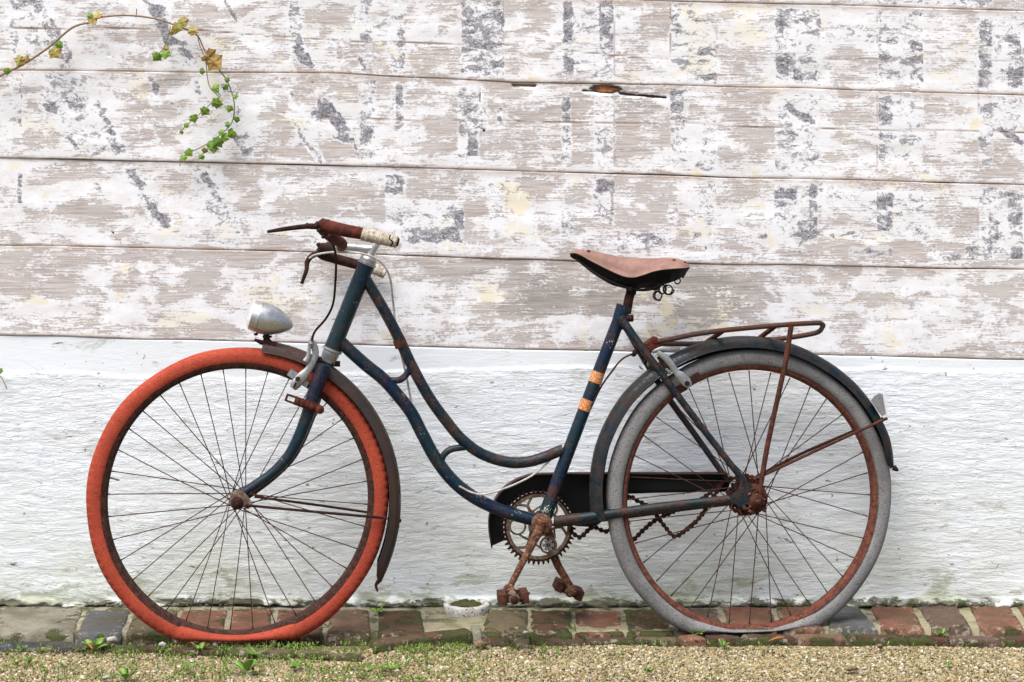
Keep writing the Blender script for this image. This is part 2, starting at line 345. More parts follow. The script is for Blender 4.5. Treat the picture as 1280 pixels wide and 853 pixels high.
# flecks of the old dark coat along broken paint edges
fl = m.math('MULTIPLY', m.ramp(v, .585, .61), m.ramp(v, .640, .622)); fl = m.math('MULTIPLY', fl, m.ramp(m.noise(1, 3, .7, z3((60, 60, 90))), .55, .63))
col = m.mix(m.math('MULTIPLY', fl, .75), col, (.33, .31, .32))
hn = m.math('MULTIPLY', hair, m.ramp(m.noise(1, 3, .6, z3((9, 9, 9))), .40, .55))
col = m.mix(hn, col, (.28, .17, .12))
rc = m.mix(m.math('MULTIPLY', m.ramp(rot, .78, 1.0), m.ramp(m.noise(1, 4, .7, z3((60, 60, 200))), .62, .48)), (.035, .022, .016), (.50, .17, .035))
col = m.mix(m.ramp(m.math('ADD', rot, m.math('MULTIPLY', m.math('SUBTRACT', m.noise(1, 4, .7, z3((50, 50, 160))), .5), .9)), .38, .52), col, rc)
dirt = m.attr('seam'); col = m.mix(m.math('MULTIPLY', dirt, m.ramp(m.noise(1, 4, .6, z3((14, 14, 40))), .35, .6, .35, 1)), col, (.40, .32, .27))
h = m.math('ADD', m.math('MULTIPLY', m.ramp(v, .58, .64), -1.0), m.math('MULTIPLY', gsum, m.ramp(kb, 0, 1, .25, .8))); h = m.math('ADD', h, m.math('MULTIPLY', ki, -.4)); h = m.math('SUBTRACT', h, m.math('MULTIPLY', hn, 1.6))
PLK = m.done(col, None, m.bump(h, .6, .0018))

wall = empty('painted_timber_wall', (0, 0, W(0, 440).z))
tag(wall, 'old horizontal plank wall with peeling white paint and traces of dark painted lettering, above the white plaster', 'wall')
xs_px = np.unique(np.concatenate([np.arange(-1000, -20, 12.), np.arange(-20, 1301, 2.), np.arange(1300, 2300, 12.)]))
def segd(X, Y, x0, y0, x1, y1):
    dx, dy = x1-x0, y1-y0; L = dx*dx+dy*dy or 1; t = np.clip(((X-x0)*dx+(Y-y0)*dy)/L, 0, 1); return np.hypot(X-x0-t*dx, Y-y0-t*dy)
def softrect(X, Y, x0, y0, x1, y1, s):
    f = lambda d: np.clip(d/s+.5, 0, 1)
    return f(X-x0)*f(x1-X)*f(Y-y0)*f(y1-Y)
def plank(i0, i1, vstep, extra=0):
    n = len(xs_px); top = seam(i0, xs_px) if i0 is not None else np.full(n, -620.); bot = seam(i1, xs_px)
    gl = {None: .5, 0: .45, 1: .3, 2: .75, 3: .7, 4: .08}; g0 = (gl.get(i0, .5)*2.0*np.clip(fbm(xs_px*.011, xs_px*0, 3, 61+(i0 or 0))*2.6-.9, .03, 1))[None, :]; g1_ = (gl.get(i1, .5)*2.0*np.clip(fbm(xs_px*.011, xs_px*0, 3, 61+i1)*2.6-.9, .03, 1))[None, :]*.5; g0 = g0*.5; nv = max(4, int((bot-top).mean()/vstep)); t = np.linspace(0, 1, nv+1)
    t = np.sort(np.unique(np.concatenate([t, [.008, .02, .98, .992]])))
    Y = (top[None, :]+g0)+(bot[None, :]-top[None, :]-g0-g1_)*t[:, None]; X = np.repeat(xs_px[None, :], len(t), 0)
    wx = X+(fbm(X*.025, Y*.06, 4, 5)-.5)*60; wy = Y+(fbm(X*.02, Y*.06, 4, 9)-.5)*26
    B = np.full(X.shape, .12)+.25*(fbm(X*.008, Y*.016, 2, 3) > .58)
    B[(X < -20) | (X > 1300)] = .45
    for (a, b, c, d, k) in BARE: B = np.maximum(B, k*softrect(wx, wy, a, b, c, d, 14))
    I = np.zeros(X.shape); jx = X+(fbm(X*.11, Y*.13, 4, 21)-.5)*9; jy = Y+(fbm(X*.11, Y*.15, 4, 25)-.5)*9
    for (a, b, c, d, w_, k) in INKL: I = np.maximum(I, k*np.clip((w_/2-segd(jx, jy, a, b, c, d))/3+.5, 0, 1))
    for (a, b, c, d, k) in INKR: I = np.maximum(I, k*softrect(X+(jx-X)*.3, jy, a, b, c, d, 1.8))
    if i0 is None or i0 < 0:                         # lettering carries on above and beside the frame
        for (a, b, c, d, k) in INKR: I = np.maximum(I, k*softrect(X, jy+106*3, a, b, c, d, 2)*.8)
    B = B*(1-.6*np.clip(I*1.3, 0, 1))
    for (a, b, c, d) in LET:
        L_ = softrect(X+(jx-X)*.15, Y+(jy-Y)*.8, a, b, c, d, 2.0); B = B*(1-.92*L_); I = np.maximum(I, .40*L_)
    for (a, b, c, d, w_) in LETD:
        L_ = np.clip((w_/2-segd(jx, jy, a, b, c, d))/3+.5, 0, 1); B = B*(1-.9*L_); I = np.maximum(I, .40*L_)
    Cc = np.zeros(X.shape); Gg = np.zeros(X.shape)
    for (a, b, c, d, k) in CREAM: Cc = np.maximum(Cc, k*softrect(wx, wy, a, b, c, d, 10))
    for (a, b, c, d, k) in GREY: Gg = np.maximum(Gg, k*softrect(wx, wy, a, b, c, d, 40))
    R = np.zeros(X.shape); e = np.hypot((X-757)/20, (Y-111.5-(X-757)*.05)/5.5); R = np.maximum(R, np.clip(1.55-e*(.8+.5*fbm(X*.12, Y*.25, 3, 44)), 0, 1))
    R = np.maximum(R, np.clip(1.3-segd(X, Y, 775, 117, 832, 122)/2.1, 0, 1)*.8); R = np.maximum(R, np.clip(1.4-segd(X, Y, 641, 106.5, 669, 107)/2.3, 0, 1)*.75)
    R = np.maximum(R, np.clip(1.4-segd(X, Y, 728, 113, 745, 114)/2, 0, 1)*.6)
    R = np.maximum(R, np.clip(1.2-segd(X, Y, 601, 105, 600, 128)/1.6, 0, 1)*.6); R = np.maximum(R, np.clip(1.2-segd(X, Y, 600, 128, 612, 150)/1.3, 0, 1)*.5)
    R = np.maximum(R, np.clip(1.3-np.hypot(X-605, Y-163)/3, 0, 1)*.7); R = np.maximum(R, np.clip(1.3-np.hypot(X-142, Y-291)/2, 0, 1)*.9); R = np.maximum(R, np.clip(1.3-np.hypot(X-391, Y-103)/3, 0, 1)*.5)
    R = np.maximum(R, np.clip(1.3-np.hypot(X-873, Y-87)/1.8, 0, 1)*.8)
    for (nx, ny) in ((137, 69), (70, 206), (265, 266), (882, 310), (1054, 180), (1150, 20), (495, 4), (900, 186)): R = np.maximum(R, np.clip(1.25-np.hypot(X-nx, Y-ny)/2.6, 0, 1)*.6)
    H = np.zeros(X.shape); mid = {-1: None, 0: (0, 54), 1: (300, 152), 2: None, 3: None}.get(i0 if i0 is not None else -1)
    if i0 == 0:
        my = np.interp(X, [220, 345, 430, 640, 790, 1280], [36, 46, 52, 57, 72, 76]); H = np.clip(1-np.abs(Y-my)/1.3, 0, 1)
    if i0 == 1:
        my = np.interp(X, [300, 430, 860, 960, 1280], [135, 149, 155, 160, 166]); H = np.clip(1-np.abs(Y-my)/1.4, 0, 1)*(X > 340)
    for px_, a, b, k in ((838, 4, 104, .8), (768, 20, 215, .5), (896, 30, 104, .6), (1096, 14, 210, .5), (1023, 160, 215, .7), (1154, 120, 200, .4), (577, 0, 100, .5), (1222, 20, 330, .4), (630, 0, 90, .5)):
        H = np.maximum(H, k*np.clip(1-np.abs(X-px_)/1.2, 0, 1)*(Y > a)*(Y < b)*(fbm(X*.1, Y*.08, 2, 31) > .45))
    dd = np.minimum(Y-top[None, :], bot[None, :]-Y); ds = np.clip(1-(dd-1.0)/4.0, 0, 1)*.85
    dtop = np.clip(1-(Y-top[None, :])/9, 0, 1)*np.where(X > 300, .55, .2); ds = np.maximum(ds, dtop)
    # relief: eased edges, slight cupping, the rotted hollow
    edge = np.clip(1-dd/1.8, 0, 1)**2*.0015
    rel = edge+(fbm(X*.01, Y*.03, 3, 40+i1)-.5)*.004+np.clip(R-.3, 0, 1)*.012
    yoff = -.010+(vn(xs_px[None, :]*.003, i1*2.7+0*X)-.5)*.004
    P = np.stack([(X-640)*K, yoff+rel, CH-Y*K], -1).reshape(-1, 3)
    nt_, nx_ = X.shape; idx = np.arange(nt_*nx_).reshape(nt_, nx_)
    q = np.stack([idx[:-1, :-1], idx[1:, :-1], idx[1:, 1:], idx[:-1, 1:]], -1).reshape(-1, 4)
    # back and edges: give the board its thickness
    back = np.stack([(X[[0, -1]]-640)*K, np.full((2, nx_), .012), CH-Y[[0, -1]]*K], -1).reshape(-1, 3)
    nb_ = len(P); P = np.vstack([P, back]); bt = nb_+np.arange(nx_); bb = nb_+nx_+np.arange(nx_)
    tq = np.stack([idx[0, :-1], idx[0, 1:], bt[1:], bt[:-1]], -1); bq = np.stack([idx[-1, 1:], idx[-1, :-1], bb[:-1], bb[1:]], -1)
    ends = [tuple(list(idx[:, 0][::-1])+[int(bt[0]), int(bb[0])]), tuple(list(idx[:, -1])+[int(bb[-1]), int(bt[-1])])]
    o = mk('plank', P, np.vstack([q, tq, bq]).tolist()+ends, PLK, wall)
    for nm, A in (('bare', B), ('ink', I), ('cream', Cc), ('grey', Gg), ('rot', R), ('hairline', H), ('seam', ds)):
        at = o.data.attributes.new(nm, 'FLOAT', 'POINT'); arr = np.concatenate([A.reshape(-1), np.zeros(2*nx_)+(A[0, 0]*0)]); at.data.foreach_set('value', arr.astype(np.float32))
    return o
plank(-5, -4, 12); plank(-4, -3, 12); plank(-3, -2, 12); plank(-2, -1, 8); plank(-1, 0, 2.2); plank(0, 1, 2.2); plank(1, 2, 2.2); plank(2, 3, 2.2); plank(3, 4, 2.2)
m = M('dark_gap', .9); GAP = m.done(m.mix(m.noise(20), (.09, .065, .055), (.25, .19, .16)))
bk = MB(); bk.add(*boxo(Vector((0, .05, CH-(-120)*K-.30+.0)), Vector((1, 0, 0)), Vector((0, 1, 0)), Vector((0, 0, 1)), (3.2, .035, 1.05)))
bk.build('wall_core', GAP, wall, smooth=False)

# ------------------------------------------------------------------ plaster base wall
m = M('whitewashed_plaster', .8, 0, .3)
X_, Y_, Z_ = m.sep()
r1 = m.noise(1, 6, .66, m.map((13, 13, 105), rot=(0, .02, 0)), .5); r2 = m.noise(1, 4, .6, m.map((35, 35, 190)), .6)
topz = m.attr('smoothband')
white = m.mix(m.ramp(m.noise(1, 4, .6, m.map((4, 4, 9))), .35, .65), (.78, .82, .86), (.76, .79, .81))
low = m.ramp(Z_, .42, 0.0)
stain = m.math('MULTIPLY', low, m.ramp(m.noise(1, 5, .65, m.map((3.5, 3.5, 5))), .25, .7))
col = m.mix(m.math('MULTIPLY', stain, .75), white, (.61, .64, .53))
gm = m.math('ADD', m.noise(1, 7, .72, m.map((8, 8, 22)), .6), m.math('MULTIPLY', m.ramp(Z_, .12, 0.0), .13))
col = m.mix(m.math('MULTIPLY', m.ramp(gm, .575, .72), .7), col, (.27, .29, .16))
gm2 = m.math('ADD', m.noise(1, 7, .72, m.map((14, 14, 34)), .6), m.math('MULTIPLY', m.ramp(Z_, .03, 0.0), .22))
col = m.mix(m.ramp(gm2, .62, .70), col, m.mix(m.noise(60), (.07, .075, .04), (.19, .18, .13)))
sp = m.ramp(m.noise(1, 2, .5, m.map((60, 60, 70))), .735, .75); col = m.mix(sp, col, (.30, .28, .24))
crk = m.ramp(m.noise(1, 5, .6, m.map((11, 11, 60)), 1.2), .50, .512); crk = m.math('MULTIPLY', crk, m.ramp(m.noise(1, 5, .6, m.map((11, 11, 60)), 1.2), .524, .512))
crk = m.math('MULTIPLY', crk, m.math('MULTIPLY', m.math('SUBTRACT', 1.0, topz), m.ramp(m.noise(1, 3, .5, m.map((5, 5, 12))), .48, .6)))
col = m.mix(m.math('MULTIPLY', crk, .22), col, (.42, .42, .38))
t1 = m.noise(1, 5, .6, m.map((17, 17, 72), rot=(0, .05, 0)), .6); t2 = m.noise(1, 5, .62, m.map((20, 20, 95), (3, 1, 2), rot=(0, -.06, 0)), .6); t3 = m.noise(1, 4, .6, m.map((24, 24, 60), (7, 2, 5), rot=(0, .35, 0)), .6)
h = m.math('ADD', m.math('MULTIPLY', m.ramp(t1, .47, .515), .55), m.math('MULTIPLY', m.ramp(t2, .50, .54), .45)); h = m.math('ADD', h, m.math('MULTIPLY', m.ramp(t3, .57, .60), .4)); h = m.math('ADD', h, m.math('MULTIPLY', r1, .9)); h = m.math('ADD', h, m.math('MULTIPLY', r2, .35)); h = m.math('MULTIPLY', h, m.ramp(topz, 0, 1, 1, .12)); h = m.math('SUBTRACT', h, m.math('MULTIPLY', crk, .18))
PLS = m.done(col, None, m.bump(m.math('MULTIPLY', h, m.ramp(m.noise(1, 4, .6, m.map((3, 3, 6))), .35, .62, .45, 1.15)), .60, .0024))
pxs = np.concatenate([np.arange(-1000, -260, 9.), np.arange(-251, 1560, 2.6), np.arange(1564, 2300, 9.)])
tt = np.linspace(0, 1, 170)
topy = seam(4, pxs)+.6; X = np.repeat(pxs[None, :], len(tt), 0); Y = topy[None, :]+(764-topy[None, :])*tt[:, None]
edge_y = seam(4, pxs)+ (np.interp(pxs, [0, 300, 640, 700, 1280], [44, 46, 22, 20, 14]))[None, :]+(fbm(X*.02, X*0, 3, 3)-.5)*12
sm = 1-np.clip((Y-edge_y)/5+.5, 0, 1)
wy_ = Y+(fbm(X*.012, Y*.02, 3, 6)-.5)*16
rid = 1-np.abs(2*fbm(X*.022, wy_*.16, 3, 12)-1); rid2 = fbm(X*.05, wy_*.30, 3, 15)
slope = np.clip((rid-.80)/.2, 0, 1)
disp = (fbm(X*.015, wy_*.06, 2, 50)-.5)*.002+(fbm(X*.045, wy_*.34, 3, 52)-.5)*.0014
disp = disp*(1-sm*.93)+(1-sm)*.0016
basel = np.clip((Y-744)/10, 0, 1)*np.clip((fbm(X*.05, Y*.12, 3, 70)-.38)*4, 0, 1)*.014; disp = disp+basel
und = -np.clip((Y-(755+(fbm(X*.04, X*0, 3, 77)-.5)*9))/3, 0, 1)*.02; disp = disp+und*(fbm(X*.03, Y*0, 2, 78) > .4)
P = np.stack([(X-640)*K, -disp-.0085, CH-Y*K], -1).reshape(-1, 3); idx = np.arange(X.size).reshape(X.shape)
q = np.stack([idx[:-1, :-1], idx[1:, :-1], idx[1:, 1:], idx[:-1, 1:]], -1).reshape(-1, 4)
P2 = P.copy(); nP = len(P)
nc = X.shape[1]
bkv = np.stack([(X[[0, -1]]-640)*K, np.full((2, nc), .09), CH-Y[[0, -1]]*K], -1).reshape(-1, 3)
bt = nP+np.arange(nc); bb = nP+nc+np.arange(nc)
tq = np.stack([idx[0, :-1], idx[0, 1:], bt[1:], bt[:-1]], -1)
ends = [tuple([int(i) for i in idx[:, 0][::-1]]+[int(bt[0]), int(bb[0])]), tuple([int(i) for i in idx[:, -1]]+[int(bb[-1]), int(bt[-1])])]
pl = mk('plaster_wall', np.vstack([P, bkv]), np.vstack([q, tq]).tolist()+ends, PLS, None)
at = pl.data.attributes.new('smoothband', 'FLOAT', 'POINT'); at.data.foreach_set('value', np.concatenate([sm.reshape(-1), np.zeros(2*nc)]).astype(np.float32))
tag(pl, 'rough whitewashed plaster base wall with green stains along its foot, below the planks', 'wall')

# ------------------------------------------------------------------ ground, ledge, bricks
m = M('gravel_soil', .95, 0, .2)
col = m.mix(m.ramp(m.noise(150, 5, .8), .38, .62), (.13, .10, .05), (.42, .35, .20)); col = m.mix(m.ramp(m.vor(170), .25, .6), col, (.12, .09, .045)); col = m.mix(m.ramp(m.noise(260, 2), .64, .68), col, (.60, .55, .42))
SOIL = m.done(col, None, m.bump(m.vor(150), .9, .006))
gv = []; gf = []
xsg = [-40, -8, -3]+list(np.linspace(-2, 2, 60))+[3, 8, 40]; ysg = [-60, -12, -4, -2, -1.2, -.9]+list(np.linspace(-.75, -.29, 24))
for y in ysg:
    for x in xsg: gv.append((x, y, -.022+.006*mnoise.noise(Vector((x*4, y*4, 0)))-max(0, (-y-.5))*.01*(1 if y > -2 else 1.5/(-y))))
nx = len(xsg)
for j in range(len(ysg)-1):
    for i in range(nx-1): gf.append((j*nx+i, j*nx+i+1, (j+1)*nx+i+1, (j+1)*nx+i))
tag(mk('ground', gv, gf, SOIL), kind='structure')
def gz(x, y): return -.022+.006*mnoise.noise(Vector((x*4, y*4, 0)))-max(0, (-y-.5))*.01

m = M('mortar', .9, 0, .2)
col = m.mix(m.ramp(m.noise(30, 6, .7), .35, .65), (.19, .17, .12), (.31, .28, .205))
col = m.mix(m.ramp(m.noise(18, 7, .75), .50, .58), col, (.075, .08, .03)); col = m.mix(m.ramp(m.noise(1, 3, .5, m.map((1.3, 1.3, 1.3))), .5, .62), col, m.mix(.5, col, (.30, .27, .16)))
MOR = m.done(col, None, m.bump(m.noise(160, 5, .7), .7, .004))
mv = []; mf = []; cols = 260; rows = 22
for j in range(rows+1):
    for i in range(cols+1):
        x = -3.2+6.4*i/cols; yf = -.252 if x < -.2 else (-.252+.048*min(1, (x+.2)/1.2)); yf += .006*mnoise.noise(Vector((x*9, 0, 3)))
        y = .01+(yf-.01)*j/rows; z = -.005+.0035*mnoise.noise(Vector((x*22, y*22, 1)))+.002*mnoise.noise(Vector((x*90, y*90, 1)))
        if j == rows: z = -.05
        mv.append((x, y, z))
for j in range(rows):
    for i in range(cols): a = j*(cols+1)+i; mf.append((a, a+cols+1, a+cols+2, a+1))
ledge = mk('brick_ledge', mv, mf, MOR, None); ledge['kind'] = 'structure'

def brick_mat(name, a, b, moss=.60, mosscol=(.085, .095, .025)):
    m = M(name, .88, 0, .25)
    col = m.mix(m.ramp(m.noise(26, 5, .7), .35, .66), a, b); col = m.mix(m.ramp(m.noise(120, 4, .7), .55, .68), col, tuple(c*.55 for c in a))
    col = m.mix(m.ramp(m.noise(9, 4, .6), .42, .62, 0, .55), col, (.075, .06, .035))
    sm_ = m.math('ADD', m.noise(45, 6, .78), m.math('MULTIPLY', m.attr('rimness'), .10)); col = m.mix(m.ramp(sm_, .62, .66, 0, .8), col, (.30, .27, .20))
    mo = m.math('ADD', m.noise(16, 6, .72, dist=.5), m.math('MULTIPLY', m.attr('rimness'), .11))
    col = m.mix(m.ramp(mo, moss, moss+.07), col, m.mix(m.noise(150, 3), (.035, .04, .014), mosscol))
    return m.done(col, None, m.bump(m.math('ADD', m.noise(110, 7, .8), m.ramp(mo, moss, moss+.06)), 1.0, .005))
BR = {'red': brick_mat('red_brick', (0.167, 0.068, 0.042), (0.217, 0.102, 0.065), .64), 'tan': brick_mat('tan_brick', (0.149, 0.095, 0.058), (0.192, 0.102, 0.065), .62),
      'olive': brick_mat('olive_brick', (0.124, 0.102, 0.058), (0.161, 0.116, 0.065), .58), 'grey': brick_mat('grey_brick', (0.074, 0.078, 0.076), (0.105, 0.109, 0.108), .66),
      'moss': brick_mat('mossy_brick', (0.124, 0.058, 0.032), (0.087, 0.054, 0.029), .52), 'brown': brick_mat('brown_brick', (0.112, 0.068, 0.050), (0.136, 0.088, 0.068), .65),
      'slab': brick_mat('concrete_slab', (0.260, 0.245, 0.187), (0.205, 0.190, 0.140), .62), 'dark': brick_mat('bitumen_kerb', (0.019, 0.020, 0.024), (0.062, 0.065, 0.072), .70, (.30, .29, .28)),
      'kerb': brick_mat('kerb_brick', (0.095, 0.036, 0.022), (0.06, 0.036, 0.025), .56)}  # kerb base colour darkened to carry the shade these bricks lie in
def slab(c, top, bot, g=9, rnd=.005, rough=.003, seed=0, dish=0):
    # c = four ground points: back left, back right, front right, front left
    v = []; rim = []; n = g
    for j in range(n+1):
        for i in range(n+1):
            s, t = i/n, j/n
            s = .5-.5*math.cos(math.pi*s)*1.0 if True else s; t = .5-.5*math.cos(math.pi*t)
            p = (c[0]*(1-s)+c[1]*s)*(1-t)+(c[3]*(1-s)+c[2]*s)*t
            e = min(s, 1-s, t, 1-t); wob = .004*mnoise.noise(Vector((p.x*40, p.y*40, seed)))
            z = top-rnd*max(0, 1-e/.08)**2+rough*mnoise.noise(Vector((p.x*45, p.y*45, seed+.5)))+rough*.5*mnoise.noise(Vector((p.x*140, p.y*140, seed)))-dish*t
            d = Vector((p.x+wob, p.y+wob*.7, z)); v.append(d); rim.append(max(0, 1-e/.2))
    f = [(j*(n+1)+i, (j+1)*(n+1)+i, (j+1)*(n+1)+i+1, j*(n+1)+i+1) for j in range(n) for i in range(n)]
    ring = [i for i in range(n+1)]+[(j*(n+1)+n) for j in range(1, n+1)]+[n*(n+1)+i for i in range(n-1, -1, -1)]+[j*(n+1) for j in range(n-1, 0, -1)]
    b = len(v)
    for r in ring: q = v[r]; v.append(Vector((q.x, q.y, bot))); rim.append(1)
    m_ = len(ring)
    for k in range(m_): f.append((ring[k], ring[(k+1) % m_], b+(k+1) % m_, b+k))
    return v, f, rim
def brick(name, px4, mat, parent, top=0.0, bot=-.05, seed=0, z=0.0, dish=0, **kw):
    c = [G(px, py, z) for px, py in px4]; v, f, rim = slab(c, top, bot, seed=seed, dish=dish, **kw)
    o = mk(name, v, f, mat, parent); a = o.data.attributes.new('rimness', 'FLOAT', 'POINT'); a.data.foreach_set('value', rim)
    return o
BRK = [(0, 104, -16, 92, 'slab', 757, 793), (109, 163, 95, 151, 'grey', 761, 793), (168, 222, 158, 214, 'olive', 762, 793), (228, 284, 221, 279, 'red', 762, 792),
       (291, 340, 286, 337, 'red', 761, 793), (347, 405, 344, 402, 'red', 761, 793), (412, 460, 409, 463, 'tan', 762, 794), (473, 526, 473, 531, 'moss', 762, 794),
       (611, 659, 601, 661, 'olive', 762, 791), (663, 714, 663, 715, 'moss', 762, 790), (719, 775, 719, 780, 'red', 762, 789), (779, 836, 784, 842, 'moss', 761, 789),
       (840, 896, 847, 905, 'brown', 760, 788), (904, 962, 911, 972, 'red', 759, 787), (970, 1020, 979, 1030, 'red', 758, 786), (1026, 1072, 1038, 1097, 'grey', 757, 785),
       (1088, 1140, 1101, 1156, 'red', 757, 785), (1147, 1196, 1165, 1215, 'brown', 757, 785), (1212, 1262, 1226, 1280, 'red', 757, 786), (1272, 1330, 1290, 1350, 'red', 757, 786)]
for i in range(5): BRK.append((-60*(i+1)-8, -60*i-10, -62*(i+1)-24, -62*i-24, 'slab' if i < 2 else 'red', 758, 793))
for i in range(5): BRK.append((1336+62*i, 1390+62*i, 1358+63*i, 1413+63*i, ('brown', 'red', 'olive')[i % 3], 757, 786))
for k, (a, b, c, d, mt, y0, y1) in enumerate(BRK):
    brick('brick', [(a, y0), (b, y0+random.uniform(-.5, .5)), (d, y1), (c, y1)], BR[mt], ledge, top=.001+random.uniform(-.001, .002), seed=k*1.3, rough=.005 if mt == 'moss' else .003, dish=.006 if 8 <= k <= 11 else 0)
# kerb of thin bricks along the gravel
KB = [(-200, -100, 793, 793, 13, 'kerb'), (-98, -2, 793, 793, 13, 'dark'), (0, 116, 795, 796, 14, 'dark'), (119, 143, 796, 797, 9, 'kerb'), (146, 212, 800, 801, 7, 'kerb'), (215, 285, 802, 803, 9, 'kerb'), (287, 372, 803, 806, 9, 'olive'),
      (375, 455, 806, 812, 6, 'olive'), (603, 639, 791, 792, 10, 'kerb'), (641, 661, 792, 792, 12, 'olive'), (664, 731, 792, 792, 8, 'kerb'), (733, 791, 791, 790, 8, 'kerb'), (793, 845, 790, 789, 8, 'olive'),
      (847, 878, 788, 788, 7, 'red'), (880, 924, 787, 787, 10, 'kerb'), (926, 990, 787, 786, 9, 'kerb'), (992, 1052, 786, 786, 9, 'tan'), (1054, 1127, 786, 787, 10, 'kerb'), (1129, 1181, 787, 788, 9, 'kerb'), (1183, 1244, 788, 789, 9, 'brown'),
      (1246, 1320, 789, 790, 9, 'kerb'), (1322, 1400, 790, 791, 9, 'kerb')]
for k, (a, b, ya, yb, h, mt) in enumerate(KB):
    brick('kerb_brick', [(a, ya+3.6), (b, yb+3.6), (b+.02*(b-640), yb+3.6+h*.62), (a+.02*(a-640), ya+3.6+h*.62)], BR[mt], ledge, top=-.004, bot=-.06, seed=50+k*1.7, g=7, rnd=.008, rough=.004)
o = brick('kerb_brick', [(462, 801), (586, 785), (590, 792), (468, 809)], BR['moss'], ledge, top=.004, bot=-.05, seed=91, g=8, rnd=.006); 
o = brick('kerb_brick', [(588, 785), (601, 784), (602, 793), (591, 793)], BR['slab'], ledge, top=.005, bot=-.05, seed=93, g=6)

# gravel stones: one mesh, tens of thousands of separate little stones
m = M('gravel_stones', .85, 0, .3)
tn = m.attr('tone'); mx = m.n('ShaderNodeValToRGB'); m.put(mx.inputs[0], tn); cr_ = mx.color_ramp
cr_.elements[0].position = 0; cr_.elements[0].color = (.13, .09, .05, 1); cr_.elements[1].position = 1; cr_.elements[1].color = (.72, .66, .54, 1)
for p_, c_ in ((.2, (.19, .145, .065)), (.45, (.32, .28, .14)), (.62, (.41, .36, .20)), (.78, (.33, .18, .085)), (.80, (.22, .21, .19)), (.90, (.43, .37, .24))):
    e = cr_.elements.new(p_); e.color = (*c_, 1)
STN = m.done(m.mix(m.ramp(m.noise(300, 3), .4, .7), mx.outputs[0], m.mix(.5, mx.outputs[0], (.2, .15, .08))))
bm = bmesh.new(); bmesh.ops.create_icosphere(bm, subdivisions=1, radius=1); ico = np.array([v.co[:] for v in bm.verts]); icf = np.array([[v.index for v in f.verts] for f in bm.faces]); bm.free()
ns = 84000
sx = rs.uniform(-1.55, 1.55, ns); u = rs.rand(ns); sy = -.318-.5*u**1.2
no = 60000; ns += no; sx = np.concatenate([sx, rs.uniform(-1, 1, no)*(1.3+1.3*rs.rand(no))]); sy = np.concatenate([sy, -.42-1.5*rs.rand(no)**1.6])
front = np.interp(sx, [-1.3, -.35, -.3, 0, 1.3], [-.343, -.352, -.335, -.315, -.305]); sy = np.minimum(sy, front-rs.rand(ns)*.012)
sz = np.array([gz(a, b) for a, b in zip(sx, sy)])+.003+rs.rand(ns)*.003+np.clip(1-(front-sy)/.03, 0, 1)*.002
r = (.0015+.0029*rs.rand(ns)**1.8)*(1+.5*np.clip(-sy-.8, 0, 1))*np.where(rs.rand(ns) < .03, 1.6, 1)
SC = rs.uniform(.65, 1.3, (ns, 3))*r[:, None]*np.array([1.15, 1.0, .75])
ang = rs.rand(ns)*6.28; ca, sa = np.cos(ang), np.sin(ang)
B = ico[None]*SC[:, None, :]*rs.uniform(.78, 1.2, (ns, 12, 1))
t2 = rs.uniform(-.7, .7, ns); c2, s2 = np.cos(t2), np.sin(t2)
Bx, Bz = B[..., 0]*c2[:, None]-B[..., 2]*s2[:, None], B[..., 0]*s2[:, None]+B[..., 2]*c2[:, None]
Vx = Bx*ca[:, None]-B[..., 1]*sa[:, None]+sx[:, None]; Vy = Bx*sa[:, None]+B[..., 1]*ca[:, None]+sy[:, None]; Vz = Bz+sz[:, None]
VV = np.stack([Vx, Vy, Vz], -1).reshape(-1, 3).astype(np.float32); FF = (icf[None]+(np.arange(ns)*12)[:, None, None]).reshape(-1)
me = bpy.data.meshes.new('gravel'); me.vertices.add(len(VV)); me.vertices.foreach_set('co', VV.reshape(-1))
me.loops.add(len(FF)); me.loops.foreach_set('vertex_index', FF.astype(np.int32)); nf = len(FF)//3
me.polygons.add(nf); me.polygons.foreach_set('loop_start', np.arange(0, nf*3, 3, dtype=np.int32)); me.update(calc_edges=True)
a = me.attributes.new('tone', 'FLOAT', 'POINT'); a.data.foreach_set('value', np.repeat(rs.rand(ns), 12).astype(np.float32))
me.materials.append(STN); go = bpy.data.objects.new('gravel', me); COL.objects.link(go); tag(go, 'pale tan gravel of small stones in front of the kerb', 'gravel', kind='stuff')

# crumbled plaster and moss along the foot of the wall
m = M('mossy_crumbs', .95, 0, .2)
MOSS = m.done(m.mix(m.ramp(m.noise(40, 5, .7), .4, .6), (.085, .09, .035), m.mix(m.ramp(m.noise(15), .4, .6), (.40, .38, .33), (.15, .145, .10))), None, m.bump(m.noise(200, 5), .8, .004))
mb = MB()
for (a, b, n_, hh) in ((-20, 100, 10, 4), (100, 440, 34, 4), (440, 560, 22, 9), (620, 800, 34, 9), (800, 1030, 34, 9), (1080, 1200, 26, 12), (1200, 1300, 16, 6)):
    for i in range(n_):
        px = random.uniform(a, b); h_ = random.uniform(.3, 1)*hh
        c = W(px, 757-h_*.3, -.012); mb.add(*lump(c, h_*K*.62, 2, .4, (random.uniform(1.3, 3.0), .6, .85), i+a))
o = mb.build('mossy_rubble', MOSS, None); tag(o, 'line of mossy crumbled plaster lying along the foot of the white wall', 'rubble', kind='stuff')

